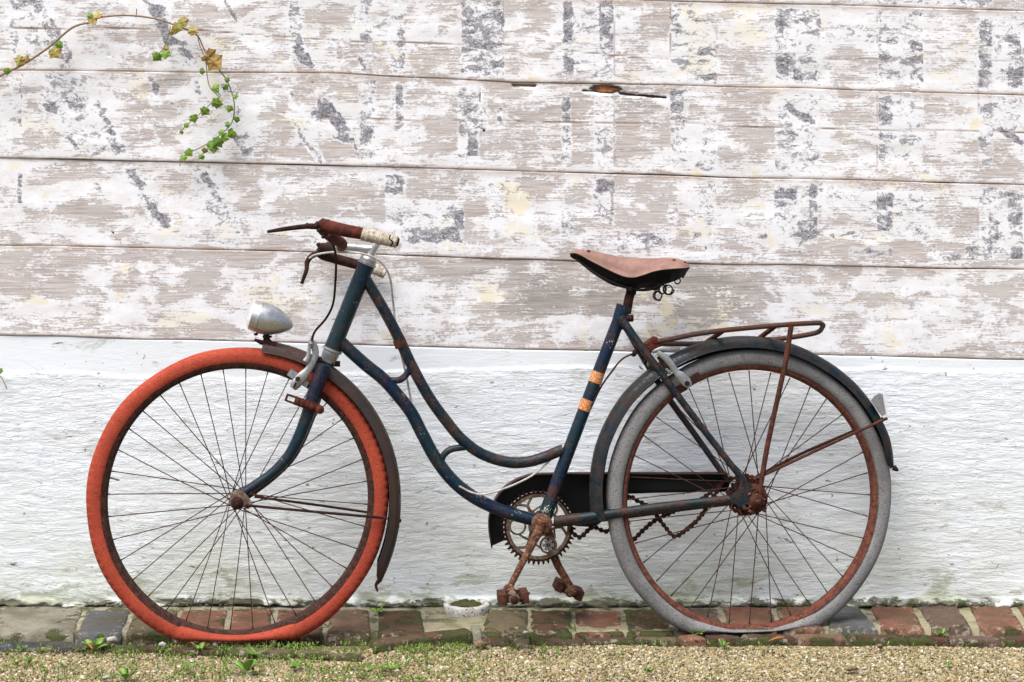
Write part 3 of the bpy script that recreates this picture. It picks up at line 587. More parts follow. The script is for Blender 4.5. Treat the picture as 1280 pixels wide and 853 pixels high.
# ------------------------------------------------------------------ pipe end, stones, dead leaves
m = M('pitted_cement', .9, 0, .2)
col = m.mix(m.ramp(m.noise(70, 5, .7), .35, .6), (.62, .60, .56), (.42, .40, .36)); col = m.mix(m.ramp(m.noise(110, 2), .62, .66), col, (.06, .055, .04)); CEM = m.done(col, None, m.bump(m.noise(110, 4), .8, .004))
c0 = G(583, 762, 0); pipe = empty('drain_pipe', c0)
tag(pipe, 'stub of white pitted cement pipe with moss inside, on the brick ledge', 'pipe')
rr = 29*5.5/F
v, f = lathe(c0+Vector((0, 0, -.02)), (0, 0, 1), [(0, rr*.92), (.02, rr*.97), (.034, rr), (.037, rr*.93), (.037, rr*.8), (.03, rr*.72), (.012, rr*.68)], 36)
v = [p+Vector((.003*mnoise.noise(p*60), .003*mnoise.noise(p*60+Vector((5, 0, 0))), .0015*mnoise.noise(p*90))) for p in v]
mk('pipe_rim', v, f, CEM, pipe)
mb = MB(); mb.add(*lathe(c0+Vector((0, 0, .0)), (0, 0, 1), [(.012, rr*.7), (.014, rr*.5), (.018, 0)], 24))
for i in range(9): a = random.random()*6.3; mb.add(*lump(c0+Vector((math.cos(a)*rr*.4, math.sin(a)*rr*.4, .014)), .010, 2, .3, (1, 1, .5), i))
m = M('moss', .95, 0, .1); MOSG = m.done(m.mix(m.noise(120, 4), (.04, .045, .015), (.12, .12, .05)), None, m.bump(m.noise(300, 4), .8, .004))
mb.build('moss_plug', MOSG, pipe)
m = M('brown_stone', .85); STB = m.done(m.mix(m.ramp(m.noise(60, 5, .7), .4, .6), (.22, .15, .09), (.09, .06, .035)), None, m.bump(m.noise(120, 5), .6, .003))
m = M('grey_stone', .85); STG = m.done(m.mix(m.ramp(m.noise(60, 5, .7), .4, .6), (.42, .40, .36), (.24, .23, .21)), None, m.bump(m.noise(120, 5), .6, .003))
for (px, py, r_, sc, mt, lb) in ((601, 806, .012, (1.1, .8, .9), STB, 'brown angular stone leaning on the end of the tilted mossy brick'),
        (141, 800, .011, (1.3, .8, .7), STG, 'grey rounded stone on the kerb left of the red tyre'), (203, 806, .007, (1.3, .8, .8), STG, 'small grey stone on the kerb below the left of the red tyre'),
        (269, 806, .006, (1, .8, 1), STG, 'small pale stone under the flat of the red tyre'), (1063, 836, .010, (1.5, .9, .5), STB, 'flat brown stone in the gravel below the grey tyre'),
        (1081, 836, .006, (1.2, .9, .7), STG, 'pale pebble beside the flat brown stone in the gravel'), (657, 791, .006, (1.2, .9, .7), STG, 'pale pebble on the kerb below the far pedal'),
        (133, 847, .006, (1.4, .9, .7), STG, 'white pebble near the bottom edge of the gravel on the left'), (1100, 808, .007, (1.1, .9, .8), STB, 'dark red-brown pebble in the gravel right of the grey tyre')):
    c = G(px, py, -.004); v, f = lump(c, r_, 2, .3, sc, px); o = mk('stone' if r_ > .0065 else 'pebble', v, f, mt, None, loc=c); tag(o, lb, 'stone', 'loose stones by the kerb')

# plants
def leaf_mat(name, a, b, tipc=None):
    m = M(name, .5, 0, .4); m.b.inputs['Subsurface Weight'].default_value = .0
    col = m.mix(m.ramp(m.noise(120, 4), .35, .65), a, b)
    if tipc: col = m.mix(m.ramp(m.noise(90, 3), .5, .62), col, tipc)
    return m.done(col, None, m.bump(m.noise(300, 3), .3, .001))
LG = leaf_mat('green_leaf', (.17, .28, .03), (.10, .19, .02)); LD = leaf_mat('dark_green_leaf', (.09, .18, .02), (.13, .24, .035))
LY = leaf_mat('turning_leaf', (.28, .23, .045), (.22, .25, .045), (.24, .08, .03)); LO = leaf_mat('orange_leaf', (.38, .25, .07), (.34, .28, .07), (.30, .12, .05))
WG = leaf_mat('weed_green', (.13, .25, .035), (.19, .32, .06)); GRS = leaf_mat('grass_green', (.13, .22, .03), (.24, .30, .07)); DRY = leaf_mat('dry_leaf', (.34, .12, .04), (.22, .08, .03))
m = M('ivy_stem', .8); STEM = m.done(m.mix(m.noise(80, 4), (.16, .10, .045), (.27, .20, .11)))
IVY = [(0, -.66), (.32, -.72), (.68, -.62), (.70, -.26), (.98, .10), (.66, .36), (.42, .56), (0, 1.02), (-.42, .56), (-.66, .36), (-.98, .10), (-.70, -.26), (-.68, -.62), (-.32, -.72)]
def ivy_leaf(c, r, ang, mat, parent, tilt=.3):
    R = Matrix.Rotation(ang, 3, 'Y') @ Matrix.Rotation(tilt, 3, 'X') @ Matrix.Rotation(random.uniform(-.4, .4), 3, 'Z')
    v = []; th = .0006
    for s in (-1, 1):
        v.append(c+R @ Vector((0, -.0035*1+s*th, 0)))
        for (x, z) in IVY:
            x *= random.uniform(.88, 1.1); q = Vector((x*r, abs(x)*.16*r-.002+s*th+random.uniform(-.1, .1)*r, z*r)); v.append(c+R @ q)
    n = len(IVY); f = []
    for i in range(n):
        j = (i+1) % n; f.append((0, 1+i, 1+j)); f.append((n+1, n+2+j, n+2+i)); f.append((1+i, n+2+i, n+2+j, 1+j))
    return mk('leaf', v, f, mat, parent, smooth=False)
YV = -.045
ivy = empty('ivy_vine', W(0, 95, YV)); tag(ivy, 'long trailing ivy vine arching across the planks at upper left with green and orange leaves', 'ivy')
def vine(pts, r, name='stem', par=None, y=YV): 
    P = [W(a, b, y+.006*mnoise.noise(Vector((a*.05, b*.05, 0)))) for a, b in pts]; return tube(name, P, r, STEM, par, n=5, seg=6)
vine([(-40, 118), (-15, 103), (0, 95), (10, 90), (30, 80), (60, 60), (90, 35), (112, 28), (125, 22), (150, 19.5), (175, 20.5), (200, 25), (217, 31), (235, 38), (247, 45), (253, 57), (258, 67), (272, 85), (283, 100), (291, 120), (293, 135), (291, 150), (285, 160), (270, 173), (250, 185), (238, 190), (226, 198), (225, 208)], [.0034, .003, .0025, .002, .0016, .0012], par=ivy)
for q in ([(213, 33), (209, 50), (203, 62), (198, 68)], [(247, 45), (250, 58), (257, 75), (259, 95), (263, 110), (275, 122)], [(268, 125), (255, 138), (243, 148), (232, 158), (226, 165)], [(69, 55), (72, 58), (71, 64)], [(171, 11), (170, 22)], [(276, 120), (270, 113)]):
    vine(q, .0013, 'twig', ivy)
for (x, y, r_, c) in [(9,89,4.5,'g'),(25,76,7,'y'),(33,73,4,'o'),(69,66,8,'y'),(74,56,5,'g'),(116,25,7,'y'),(122,20,5,'o'),(113,20,4,'g'),(221,35,7,'y'),(229,28,7,'y'),(215,40,4,'y'),(241,39,6.5,'y'),
        (196,71,6,'g'),(207,68,6,'g'),(208,61,4,'y'),(264,66,6,'o'),(268,78,11,'o'),(256,73,4.5,'o'),(253,89,4,'d'),(284,100,3.5,'d'),(282,109,4,'g'),(270,111,6,'g'),(294,121,3.5,'g'),(271,129,7,'g'),(287,136,4.5,'g'),
        (256,139,6,'g'),(296,149,4.5,'d'),(242,148,5.5,'g'),(233,157,3.5,'d'),(227,165,2.8,'d'),(290,167,6.5,'g'),(281,172,5.5,'g'),(272,178,7,'d'),(267,186,5.5,'g'),(256,188,4,'y'),(236,191,5.5,'g'),(229,198,4.5,'g'),(252,196,4,'g'),(285,156,3.5,'d'),(263,181,5,'d'),(277,166,4,'g')]:
    ivy_leaf(W(x, y, YV-.006-random.random()*.008), r_*K*1.2, random.uniform(1.6, 4.6) if c != 'o' else random.uniform(-.6, 3.6), {'g': LG, 'y': LY, 'o': LO, 'd': LD}[c], ivy, random.uniform(-.5, .5))
iv2 = empty('ivy_sprig', W(0, 470, -.03)); tag(iv2, 'tip of a second ivy stem poking in at the left edge over the plaster', 'ivy')
vine([(-40, 440), (-15, 455), (0, 470), (4, 476), (9, 487)], .001, 'stem', iv2, -.03); ivy_leaf(W(0, 464, -.035), 5*K, 3.1, LD, iv2, .2); ivy_leaf(W(-20, 452, -.035), 6*K, 2.5, LG, iv2, .2)

def blade(c, dirv, L, wd, up, curl=.5):
    dirv = Vector(dirv).normalized(); side = dirv.cross(Vector((0, 0, 1))).normalized(); v = []; n = 5
    for i in range(n+1):
        t = i/n; p = c+dirv*(L*t*(1-up*.6))+Vector((0, 0, L*up*(t-curl*t*t))); w_ = wd*(1-t)**.6*(.4+min(1, t*3)*.6)
        v += [p-side*w_, p+side*w_+Vector((0, 0, .0004)), p+Vector((0, 0, -.0007))]
    f = []
    for i in range(n):
        a = i*3; f += [(a, a+3, a+4, a+1), (a+1, a+4, a+5, a+2), (a+2, a+5, a+3, a)]
    return v, f
def oval(c, dirv, L, wd, up):
    dirv = Vector(dirv).normalized(); side = dirv.cross(Vector((0, 0, 1))).normalized(); v = []; n = 6
    for i in range(n+1):
        t = i/n; p = c+dirv*(L*t*(1-up*.4))+Vector((0, 0, L*up*t-.3*L*t*t)); w_ = wd*max(.06, (math.sin(math.pi*(.08+.9*t**1.25))))
        v += [p-side*w_+Vector((0, 0, .002*w_/wd)), p+Vector((0, 0, 0)), p+side*w_+Vector((0, 0, .002*w_/wd)), p+Vector((0, 0, -.0008))]
    f = []
    for i in range(n):
        a = i*4; f += [(a, a+4, a+5, a+1), (a+1, a+5, a+6, a+2), (a+2, a+6, a+7, a+3), (a+3, a+7, a+4, a)]
    return v, f
WEEDS = [('leafy', 118, 815, 17, 'leafy weed with two rounded leaves beside the orange dead leaf'), ('leafy', 37, 829, 8, 'small round-leaved weed nearest the left edge of the gravel'), ('grass', 52, 818, 22, 'upright thin weed standing against the dark kerb at far left'),
  ('leafy', 20, 832, 7, 'tiny weed at the far left corner of the gravel'), ('leafy', 158, 852, 14, 'light green weed cut by the bottom edge, left of the wheel'), ('leafy', 250, 816, 12, 'bright seedling under the left part of the red tyre'), ('fern', 232, 840, 13, 'feathery weed in the gravel under the red wheel'),
  ('leafy', 308, 842, 18, 'broad clump of leaves at the bottom under the front hub'), ('grass', 340, 810, 24, 'tallest grass tuft at the flat of the red tyre'), ('fern', 364, 838, 13, 'feathery weed right of the tall grass tuft'), ('fern', 320, 822, 14, 'loose weed at the foot of the tall grass tuft'),
  ('grass', 398, 815, 10, 'short sprout below the right end of the red tyre'), ('grass', 455, 815, 18, 'thin arching seedling in the dark gap before the tilted brick'), ('leafy', 472, 768, 11, 'dark leafy seedling on the ledge at the wall, right of the red tyre'),
  ('fern', 458, 842, 13, 'low green weed patch left of the spreading one'), ('fern', 488, 840, 16, 'spreading weed patch in the gravel below the tilted brick'), ('grass', 532, 832, 16, 'sparse grass in the gravel below the light kerb block'), ('leafy', 524, 851, 6, 'tiny sprout near the bottom below the light kerb block'),
  ('grass', 718, 790, 15, 'grass tuft on the ledge in front of the far pedal'), ('leafy', 870, 797, 13, 'star-shaped weed rosette before the kerb under the grey tyre'), ('leafy', 904, 810, 8, 'flat leaves in the gravel just right of the star-shaped rosette'), ('grass', 682, 827, 16, 'green grass tuft in the gravel below the near pedal'),
  ('fern', 812, 843, 8, 'low weed near the bottom below the grey tyre'), ('grass', 1068, 798, 12, 'short sprout at the kerb below the grey wheel’s right side'), ('leafy', 1104, 796, 5, 'tiny green sprout on the kerb right of the grey tyre'), ('leafy', 1175, 799, 10, 'two-leaved weed at the kerb near the right end'),
  ('leafy', 1185, 833, 6, 'small flat green leaf in the gravel at the right'), ('leafy', 665, 840, 5, 'tiny yellow-green sprout below the grass tuft near the bottom'), ('grass', 930, 800, 9, 'reddish-green sprout at the kerb under the rear hub'), ('grass', 150, 822, 14, 'thin sprouts right of the leafy weed by the dead leaf')]
for (kd, px, py, sz_, lb) in WEEDS:
    z0 = 0 if py < 792 else -.012; c = G(px, py, z0); e = empty({'leafy': 'weed', 'fern': 'feathery_weed', 'grass': 'grass_tuft'}[kd], c); tag(e, lb, 'weed' if kd != 'grass' else 'grass', 'weeds growing along the kerb')
    L = 1.3*sz_*5.3/F; random.seed(px)
    if kd == 'leafy':
        for i in range(5 if sz_ > 9 else 4):
            a = i*2.4+random.uniform(-.4, .4); st = c+Vector((math.cos(a)*L*.12, math.sin(a)*L*.12, .15*L))
            mb = MB(); mb.add(*oval(st, (math.cos(a), math.sin(a), 0), L*random.uniform(.75, 1.05), L*.27, random.uniform(.5, 1.1))); mb.build('leaf', WG if i % 3 else LG, e, sharp=False)
        tube('stem', [c-Vector((0, 0, .005)), c+Vector((0, 0, L*.3))], .0008, WG, e, n=2, seg=5)
    elif kd == 'grass':
        mb = MB()
        for i in range(9 if sz_ > 12 else 5): a = random.random()*6.28; mb.add(*blade(c+Vector((random.uniform(-.2, .2)*L, random.uniform(-.1, .1)*L, 0)), (math.cos(a), math.sin(a)*.6, 0), L*random.uniform(.6, 1.2), .0013, random.uniform(.5, 1.4), random.uniform(.2, .7)))
        mb.build('blades', GRS, e, sharp=False)
    else:
        mb = MB()
        for i in range(6):
            a = random.random()*6.28; d_ = Vector((math.cos(a), math.sin(a)*.7, 0)); q = c+d_*L*.1
            for k in range(5):
                p = q+d_*(L*.18*k)+Vector((0, 0, .006+.002*k))
                for s in (-1, 1): mb.add(*oval(p, d_+Vector((-d_.y, d_.x, 0))*s*1.1, L*.3*(1-k*.1), L*.07, .6))
        mb.build('leaves', WG, e, sharp=False)
# fine green haze of tiny seedlings between the stones on the left
mb = MB(); random.seed(5)
for i in range(2500):
    px = random.choice((random.gauss(100, 110), random.gauss(300, 110), random.gauss(500, 90), random.uniform(0, 1280))); py = random.uniform(812, 853) if px < 700 else random.uniform(800, 853)
    if px > 640 and random.random() < .6: continue
    if random.random() < .4: py = 806+random.random()*10
    if mnoise.noise(Vector((px*.02, py*.06, 4))) < -.05 and random.random() < .8: continue
    c = G(px, py, -.012)
    for k in range(3): a = random.random()*6.28; mb.add(*oval(c, (math.cos(a), math.sin(a), 0), random.uniform(.004, .011), .0016, random.uniform(.5, 1.6)))
o = mb.build('seedling_cover', GRS, None, sharp=False); tag(o, 'scattered tiny green seedlings between the gravel stones', 'seedlings', kind='stuff')
def dead(px, py, L, ang, lb, mt=DRY):
    c = G(px, py, -.004); mb = MB(); mb.add(*oval(c, (math.cos(ang), math.sin(ang), 0), L, L*.28, .5)); o = mb.build('dead_leaf', mt, None, loc=c, sharp=False); tag(o, lb, 'leaf', 'dead leaves on the ground')
dead(118, 812, .038, 2.5, 'orange-brown curled dead leaf against the dark kerb at the left'); dead(60, 831, .022, .2, 'small red dead leaf in the gravel at the far left'); dead(960, 802, .05, .03, 'long thin pale brown leaf blade at the kerb under the rear wheel')

# ------------------------------------------------------------------ BICYCLE
bike = empty('bicycle', (0, BY, 0)); tag(bike, 'old blue step-through bicycle with flat red front tyre and flat grey rear tyre', 'bicycle')
# frame
mb = MB()
mb.add(*sweep([BP(458.5, 330), BP(456, 336), BP(418, 430), BP(415, 439)], [11.2*PX, 10.6*PX, 10.6*PX, 11.6*PX], 20))
frame = mb.build('frame', BLUE, bike); mb = MB(); mb.add(*disc(BP(678, 651), N, 10.5*PX, .074, 24)); mb.build('bottom_bracket', BLUE, frame)
tube('upper_tube', bp([(456, 347), (466, 364), (484, 395), (500, 426), (515, 458), (536, 496), (556, 524), (577, 549), (603, 568), (636, 578), (667, 576), (704, 562)]), [7*PX]*3, BLUE2, frame, seg=16)
tube('lower_tube', bp([(422, 424), (440, 441), (458, 457), (479, 474), (497, 494), (514, 516), (528, 543), (545, 574), (567, 602), (596, 624), (632, 640), (674, 652)]), [8*PX]*3, BLUE, frame, seg=16)
tube('frame_brace', bp([(488, 476), (500, 475), (509, 467), (514, 457)]), 4.2*PX, BLUE, frame, seg=12)
tube('frame_brace', bp([(551, 582), (554, 570), (564, 562), (582, 559)]), 4.2*PX, BLUE2, frame, seg=12)
tube('seat_tube', bp([(779, 386), (740, 487), (718, 545), (680, 645)]), 8*PX, BLUE, frame, seg=18)
for a, b in (((748.2, 465), (743.6, 478.5)), ((734.6, 499.5), (729.8, 513))):
    tube('orange_band', bp([a, b]), 8.35*PX, ORG, frame, n=2, seg=18)
tube('cable_clip', bp([(498.5, 424), (502, 434)]), 8.2*PX, RUST, frame, n=2, seg=14)
tube('seat_lug', bp([(780, 382), (771, 410)]), [9.6*PX, 9.2*PX, 8.4*PX], BLUE, frame, n=4, seg=20)
mb = MB(); mb.add(*disc(BP(787, 398, .012), U, 4.6*PX, .018, 14)); mb.add(*lump(BP(788, 398, .018), 4.3*PX, 2, .02)); mb.build('clamp_bolt', RUSTD, frame)
tube('bottom_lug', bp([(690, 622), (680, 648)]), [8.6*PX, 9.4*PX], BLUE, frame, n=3, seg=18)
def stays(name, pts, r, o, mat):
    P = [BP(a, b, o*t) for a, b, t in pts]
    tube(name, P, r, mat, frame, seg=12); return tube(name, [BP(779, 402, -.01), BP(805, 448, -.036), BP(833, 494, -.042), BP(869, 544, -.044), BP(909, 600, -.046)], [5*PX, 4.2*PX, 3.8*PX], mat, frame, seg=12)
stays('seat_stay', [(775, 397, .45), (797, 428, .75), (822, 461, .9), (873, 529, 1), (931, 603, 1)], [6*PX, 5.2*PX, 4.5*PX, 4.0*PX], .046, BLUE2)
P_ = bp([(693, 652), (740, 646), (834, 633), (914, 624)], .042)
tube('chain_stay', P_, [6.8*PX, 6.2*PX, 5*PX], BLUE2, frame, seg=12); tube('chain_stay', [BP(a, b, -.03) for a, b in ((693, 653), (740, 648), (834, 636), (914, 627))], [6.8*PX, 6.2*PX, 5*PX], BLUE2, frame, seg=12)
mb = MB(); mb.add(*plate([(926, 600), (938, 604), (944, 616), (942, 628), (926, 634), (914, 628), (912, 618), (922, 614)], .052, .045)); mb.build('dropout', BLUE2, frame)
mb = MB(); mb.add(*sweep(bp([(783, 392), (786, 374), (790, 360)], 0), 6.0*PX, 16)); mb.build('seat_post', RUSTD, bike)
# headset, stem
mb = MB()
o0 = BP(458, 331); dh = (BP(466, 312)-o0).normalized()
mb.add(*lathe(o0, dh, [(0, 0), (0, 12*PX), (3*PX, 12.4*PX), (4*PX, 10.5*PX), (7*PX, 11*PX), (9*PX, 10*PX), (13*PX, 7.2*PX), (14*PX, 5*PX)], 24))
mb.build('upper_headset', ALU, bike); mb = MB()
o1 = BP(415.5, 437); dl = (BP(407, 458)-o1).normalized()
mb.add(*lathe(o1, dl, [(-1*PX, 8*PX), (-1*PX, 12.8*PX), (2*PX, 12.8*PX), (3*PX, 10.8*PX), (8*PX, 11*PX), (9*PX, 10.2*PX), (16*PX, 10.4*PX), (25*PX, 8.5*PX), (25*PX, 0)], 28))
mb.build('lower_headset', ALU, bike)
mb = MB(); mb.add(*sweep(bp([(461, 322), (471, 303)]), 5.6*PX, 18)); mb.add(*sweep(cr(bp([(467, 311), (456, 311), (440, 309), (425, 309)]), 4), [5.2*PX, 4.8*PX], 16)); mb.add(*disc(BP(426, 309, 0), N, 7.2*PX, .034, 20))
mb.add(*disc(BP(471.5, 302), dh, 4*PX, .004, 6)); mb.build('handlebar_stem', CHR, bike)
# handlebar
hb = cr([BP(426, 309, .0), BP(428, 306, .05), BP(425, 303, .10), BP(414, 296, .16), BP(404, 287, .20), BP(402, 282, .215)], 6)
mb = MB(); mb.add(*sweep(hb, [6.4*PX, 6.8*PX, 7.4*PX], 18)); bar = mb.build('handlebar', RUSTR, bike)
mb = MB(); mb.add(*sweep(cr([BP(401, 281, .215), BP(425, 287, .225), BP(454, 292.5, .235)], 6), [8.2*PX, 7.9*PX, 7.2*PX], 20)); mb.add(*lump(BP(404, 282, .21), 8.4*PX, 2, .03)); mb.add(*disc(BP(409, 276, .215), V, 3*PX, .006, 10)); mb.build('bar_grip_tube', RUSTR, bar)
hb2 = cr([BP(426, 309, 0), BP(420, 308, -.06), BP(412, 309, -.13), BP(403, 312, -.165), BP(402, 318, -.175), BP(415, 322.5, -.18), BP(447, 331, -.185), BP(468, 337, -.185)], 6)
mb = MB(); mb.add(*sweep(hb2, [6.2*PX, 6.4*PX, 6.8*PX], 16)); mb.build('handlebar_far_side', RUSTD, bar)
def wrap(name, A, B_, r0, r1, mat, n=52):
    pts = [A.lerp(B_, i/n) for i in range(n+1)]; R = [(r0+(r1-r0)*i/n)*(1+.045*math.sin(i*2.3)+.03*math.sin(i*.9)) for i in range(n+1)]; R[0] *= .9; R[-1] *= .82
    mb = MB(); mb.add(*sweep(pts, R, 18)); return mb.build(name, mat, bar, sharp=False)
wrap('grip', BP(453, 292.3, .235), BP(497, 303, .25), 8.4*PX, 7.2*PX, WRAP); wrap('grip', BP(464, 334, -.183), BP(482, 343, -.18), 7.6*PX, 6.6*PX, WRAP, 24)
mb = MB(); a_ = BP(488, 300.5, .252); mb.add(*sweep(cr([BP(488, 294, .268), BP(487, 299, .272), BP(491, 303, .272), BP(488, 308, .266)], 4), .9*PX, 6)); mb.add(*disc(BP(497.3, 303, .25), BP(497, 303, .25)-BP(453, 292.3, .235), 5*PX, .004, 14)); mb.build('grip_end', RUSTD, bar)
# brake levers
mb = MB(); mb.add(*sweep(cr([BP(400, 284, .225), BP(388, 283, .235), BP(375, 284, .24), BP(352, 287, .242), BP(334, 290, .24)], 5), [3.4*PX, 3.8*PX, 3.2*PX, 3.0*PX, 2.6*PX, 1.8*PX], 10, .7))
for x, y, r_ in ((396, 281, 4), (389, 282, 3.6), (384, 281, 2.6), (399, 288, 3.6), (404, 296, 2.6), (412, 295, 2.2)): mb.add(*lump(BP(x, y, .232), r_*PX, 1, .3, None, x))
mb.build('brake_lever', RUSTD, bike)
mb = MB(); mb.add(*sweep(cr([BP(402, 315, -.16), BP(390, 320, -.15), BP(384, 328, -.145), BP(383, 338, -.14), BP(377, 355, -.14)], 5), [3.6*PX, 3.8*PX, 3.4*PX, 2.8*PX, 2.2*PX], 10, .7))
for x, y, r_ in ((404, 310, 6.5), (398, 306, 3), (411, 308, 6), (396, 318, 3.6), (388, 322, 2.5)): mb.add(*lump(BP(x, y, -.15), r_*PX, 2, .15, None, x))
mb.build('brake_lever', RUSTD, bike)
tube('brake_cable', [BP(409, 296, .225), BP(417, 308, .22), BP(420, 326, .20), BP(419, 357, .15), BP(416, 381, .11), BP(407, 399, .085), BP(394, 414, .07), BP(389.5, 426, .065)], 1.5*PX, RUSTD, bike, seg=8)
tube('brake_cable', [BP(387, 323, -.135), BP(394, 319, -.12), BP(410, 316, -.06), BP(430, 315.5, .0), BP(456, 318, .035), BP(476, 328, .03), BP(487, 346, .02), BP(491, 375, -.01), BP(494, 400, -.02), BP(500, 436, -.02), BP(508, 471, -.02), BP(516, 512, -.015), BP(522, 535, -.01)], 1.45*PX, WCAB, bike, seg=8)
tube('brake_cable', [BP(574, 608, .02), BP(590, 616, .02), BP(606, 618, .02), BP(633, 610, .02), BP(663, 596, .01), BP(684, 579, .0), BP(696, 566, -.01)], 1.3*PX, WCAB, bike, seg=8)
tube('brake_cable', [BP(738, 512, -.012), BP(750, 486, .0), BP(763, 467, .01), BP(778, 449, .015), BP(797, 440, .02)], 1.2*PX, RUST, bike, seg=8)
# fork
P_ = bp([(406, 456), (399, 474), (391, 497), (384, 520), (373, 548), (360, 571), (342, 590), (320, 606), (301, 618)], .046)
fk = MB(); fk.add(*sweep(bp([(409, 452), (403, 470)], 0), 10.5*PX, 18)); fk.add(*boxo(BP(405.5, 462, 0), N, U, V, (.05, .013, .011)))
fork = fk.build('fork', BLUE, bike)
rad = [8.6*PX, 9.2*PX, 8.8*PX, 8*PX, 7.4*PX, 6.6*PX, 6*PX, 5.4*PX, 4.8*PX]
tube('fork_blade', P_, rad, BLUE, fork, seg=16); tube('fork_blade', [BP(a+2, b+2, -.046) for a, b in ((406, 456), (399, 474), (391, 497), (384, 520), (373, 548), (360, 571), (342, 590), (320, 608), (301, 622))], rad, BLUE, fork, seg=14)
mb = MB(); mb.add(*plate([(296, 612), (306, 616), (314, 626), (315, 633), (310, 637), (304, 634), (297, 634), (288, 626), (288, 616)], .056, .049)); mb.build('dropout', RUSTP, fork)
# lamp bracket on the fork
mb = MB(); A, B_ = BP(357, 496.5, .066), BP(400, 512, .066); ax = (B_-A).normalized(); up = N.cross(ax)
for t0, t1, w0 in ((0, .06, 4.6), (.06, .26, 1.2), (.26, 1.0, 5.2)):
    if w0 == 1.2:
        for s in (-1, 1): mb.add(*boxo(A.lerp(B_, (t0+t1)/2)+up*s*3.8*PX, ax, up, N, ((B_-A).length*(t1-t0)/2, 1.2*PX, .0025)))
    else: mb.add(*boxo(A.lerp(B_, (t0+t1)/2), ax, up, N, ((B_-A).length*(t1-t0)/2, w0*PX, .0035)))
for t, r_ in ((.36, 3.4), (.5, 4), (.62, 3.5), (.76, 3.8), (1.0, 5.4)): mb.add(*disc(A.lerp(B_, t)+N*.004, N, r_*PX, .009, 10)); 
mb.build('lamp_bracket', RUSTR, bike)

# wheels
class Wheel:
    def __init__(s, hx, hy, extra, label):
        s.C = BP(hx, hy); a = BA+extra; s.u = Vector((1, a, 0)).normalized(); s.n = Vector((a, -1, BL)).normalized(); s.n = (s.n-s.u*s.n.dot(s.u)).normalized(); s.v = s.u.cross(s.n)
        if s.v.z < 0: s.v = -s.v
        s.k = (s.C.y+CD)/F; s.e = empty('wheel', parent=bike); s.e['label'] = label
    def p(s, r, th, o=0.0): return s.C+(s.u*math.cos(th)+s.v*math.sin(th))*(r*s.k)+s.n*o
    def ring(s, name, prof, mat, seg=216, jitter=None):
        v, f = [], []; m_ = len(prof(0))
        for i in range(seg):
            th = 2*math.pi*i/seg
            for (r, o) in prof(th): v.append(s.p(r, th, o))
        for i in range(seg):
            i2 = (i+1) % seg
            for k in range(m_): k2 = (k+1) % m_; f.append((i*m_+k, i2*m_+k, i2*m_+k2, i*m_+k2))
        o = mk(name, v, f, mat, s.e); o.data.set_sharp_from_angle(angle=math.radians(50)); return o
def tyre_prof(Ro, Ri, flat, w0, w1, notch, bulge=0):
    def fn(th):
        s = math.sin(th); R = Ro; q = 0
        if s < -.5:
            Rf = flat/(-s)
            if Rf < Ro+4: q = max(0, min(1, (Ro+4-Rf)/(Ro-flat))); k_ = 5.0; h_ = max(0, min(1, .5+.5*(Ro-Rf)/k_)); R = Ro*(1-h_)+Rf*h_-k_*h_*(1-h_)
        R += .6*math.sin(th*5+1)+.4*math.sin(th*11)
        if R*(-s) > flat: R = flat/(-s)
        ri = min(Ri, R-3.5); hw = w0+(w1-w0)*q**.8; out = []; i = round(th/(2*math.pi)*432)
        for k in range(22):
            ph = 2*math.pi*k/22; c, d = math.cos(ph), math.sin(ph)
            rr_ = (R+ri)/2+(R-ri)/2*math.copysign(abs(c)**.85, c); oo = hw*math.copysign(abs(d)**.85, d)
            if notch and i % notch == 0 and .12 < ph % (2*math.pi) < .9 : rr_ -= 1.0; oo -= .0014
            out.append((rr_, oo))
        return out
    return fn
def rim_prof(ri, ro, hw):
    def fn(th):
        wob = .5*math.sin(th*3+2)
        return [(ri+wob, -hw*.45), (ri+wob, hw*.45), (ri+2.2+wob, hw*.9), (ro-1+wob, hw), (ro+.6+wob, hw*1.08), (ro+.6+wob, hw*.92), (ro-2+wob, hw*.7), (ri+3+wob, 0), (ro-2+wob, -hw*.7), (ro+.6+wob, -hw*1.0), (ri+2.2+wob, -hw*.9)]
    return fn
def spokes(wh, ri, hubr, n=36, off=.03, ph=0.0, miss=()):
    for k in range(n):
        if k in miss: continue
        side = 1 if k % 2 else -1; cr_s = 1 if (k//2) % 2 else -1
        th = 2*math.pi*(k+.5)/n+ph; A = wh.p(ri+.5, th, side*.004); Bq = wh.p(hubr, th+cr_s*1.25, side*off)
        mid = A.lerp(Bq, .5)+wh.n*random.uniform(-.001, .001)+wh.v*random.uniform(-.0012, .0012)
        mb = MB(); mb.add(*sweep([A, A.lerp(Bq, .04), mid, Bq], [.0019, .00125, .00125, .00125], 6)); mb.build('spoke', SPK, wh.e, sharp=False)
fw = Wheel(297.5, 624, 0, 'front wheel with a flat red tyre'); rw = Wheel(937, 621.5, math.tan(math.radians(4.5)), 'rear wheel with a flat grey tyre')
t_ = fw.ring('tyre', tyre_prof(188, 165, 174, .0205, .034, 4), TRED, 432); t_['label'] = 'flat faded red rubber tyre'
fw.ring('rim', rim_prof(161.5, 169, .0165), RIMF)
t_ = rw.ring('tyre', tyre_prof(183.5, 162, 164, .0205, .034, 0), TGRY, 432); t_['label'] = 'flat dusty grey tyre'
rw.ring('rim', rim_prof(157.5, 163, .0165), RIMR)
spokes(fw, 161.5, 9.5, ph=.03, off=.029); spokes(rw, 156, 17, ph=.07, off=.024, miss=())
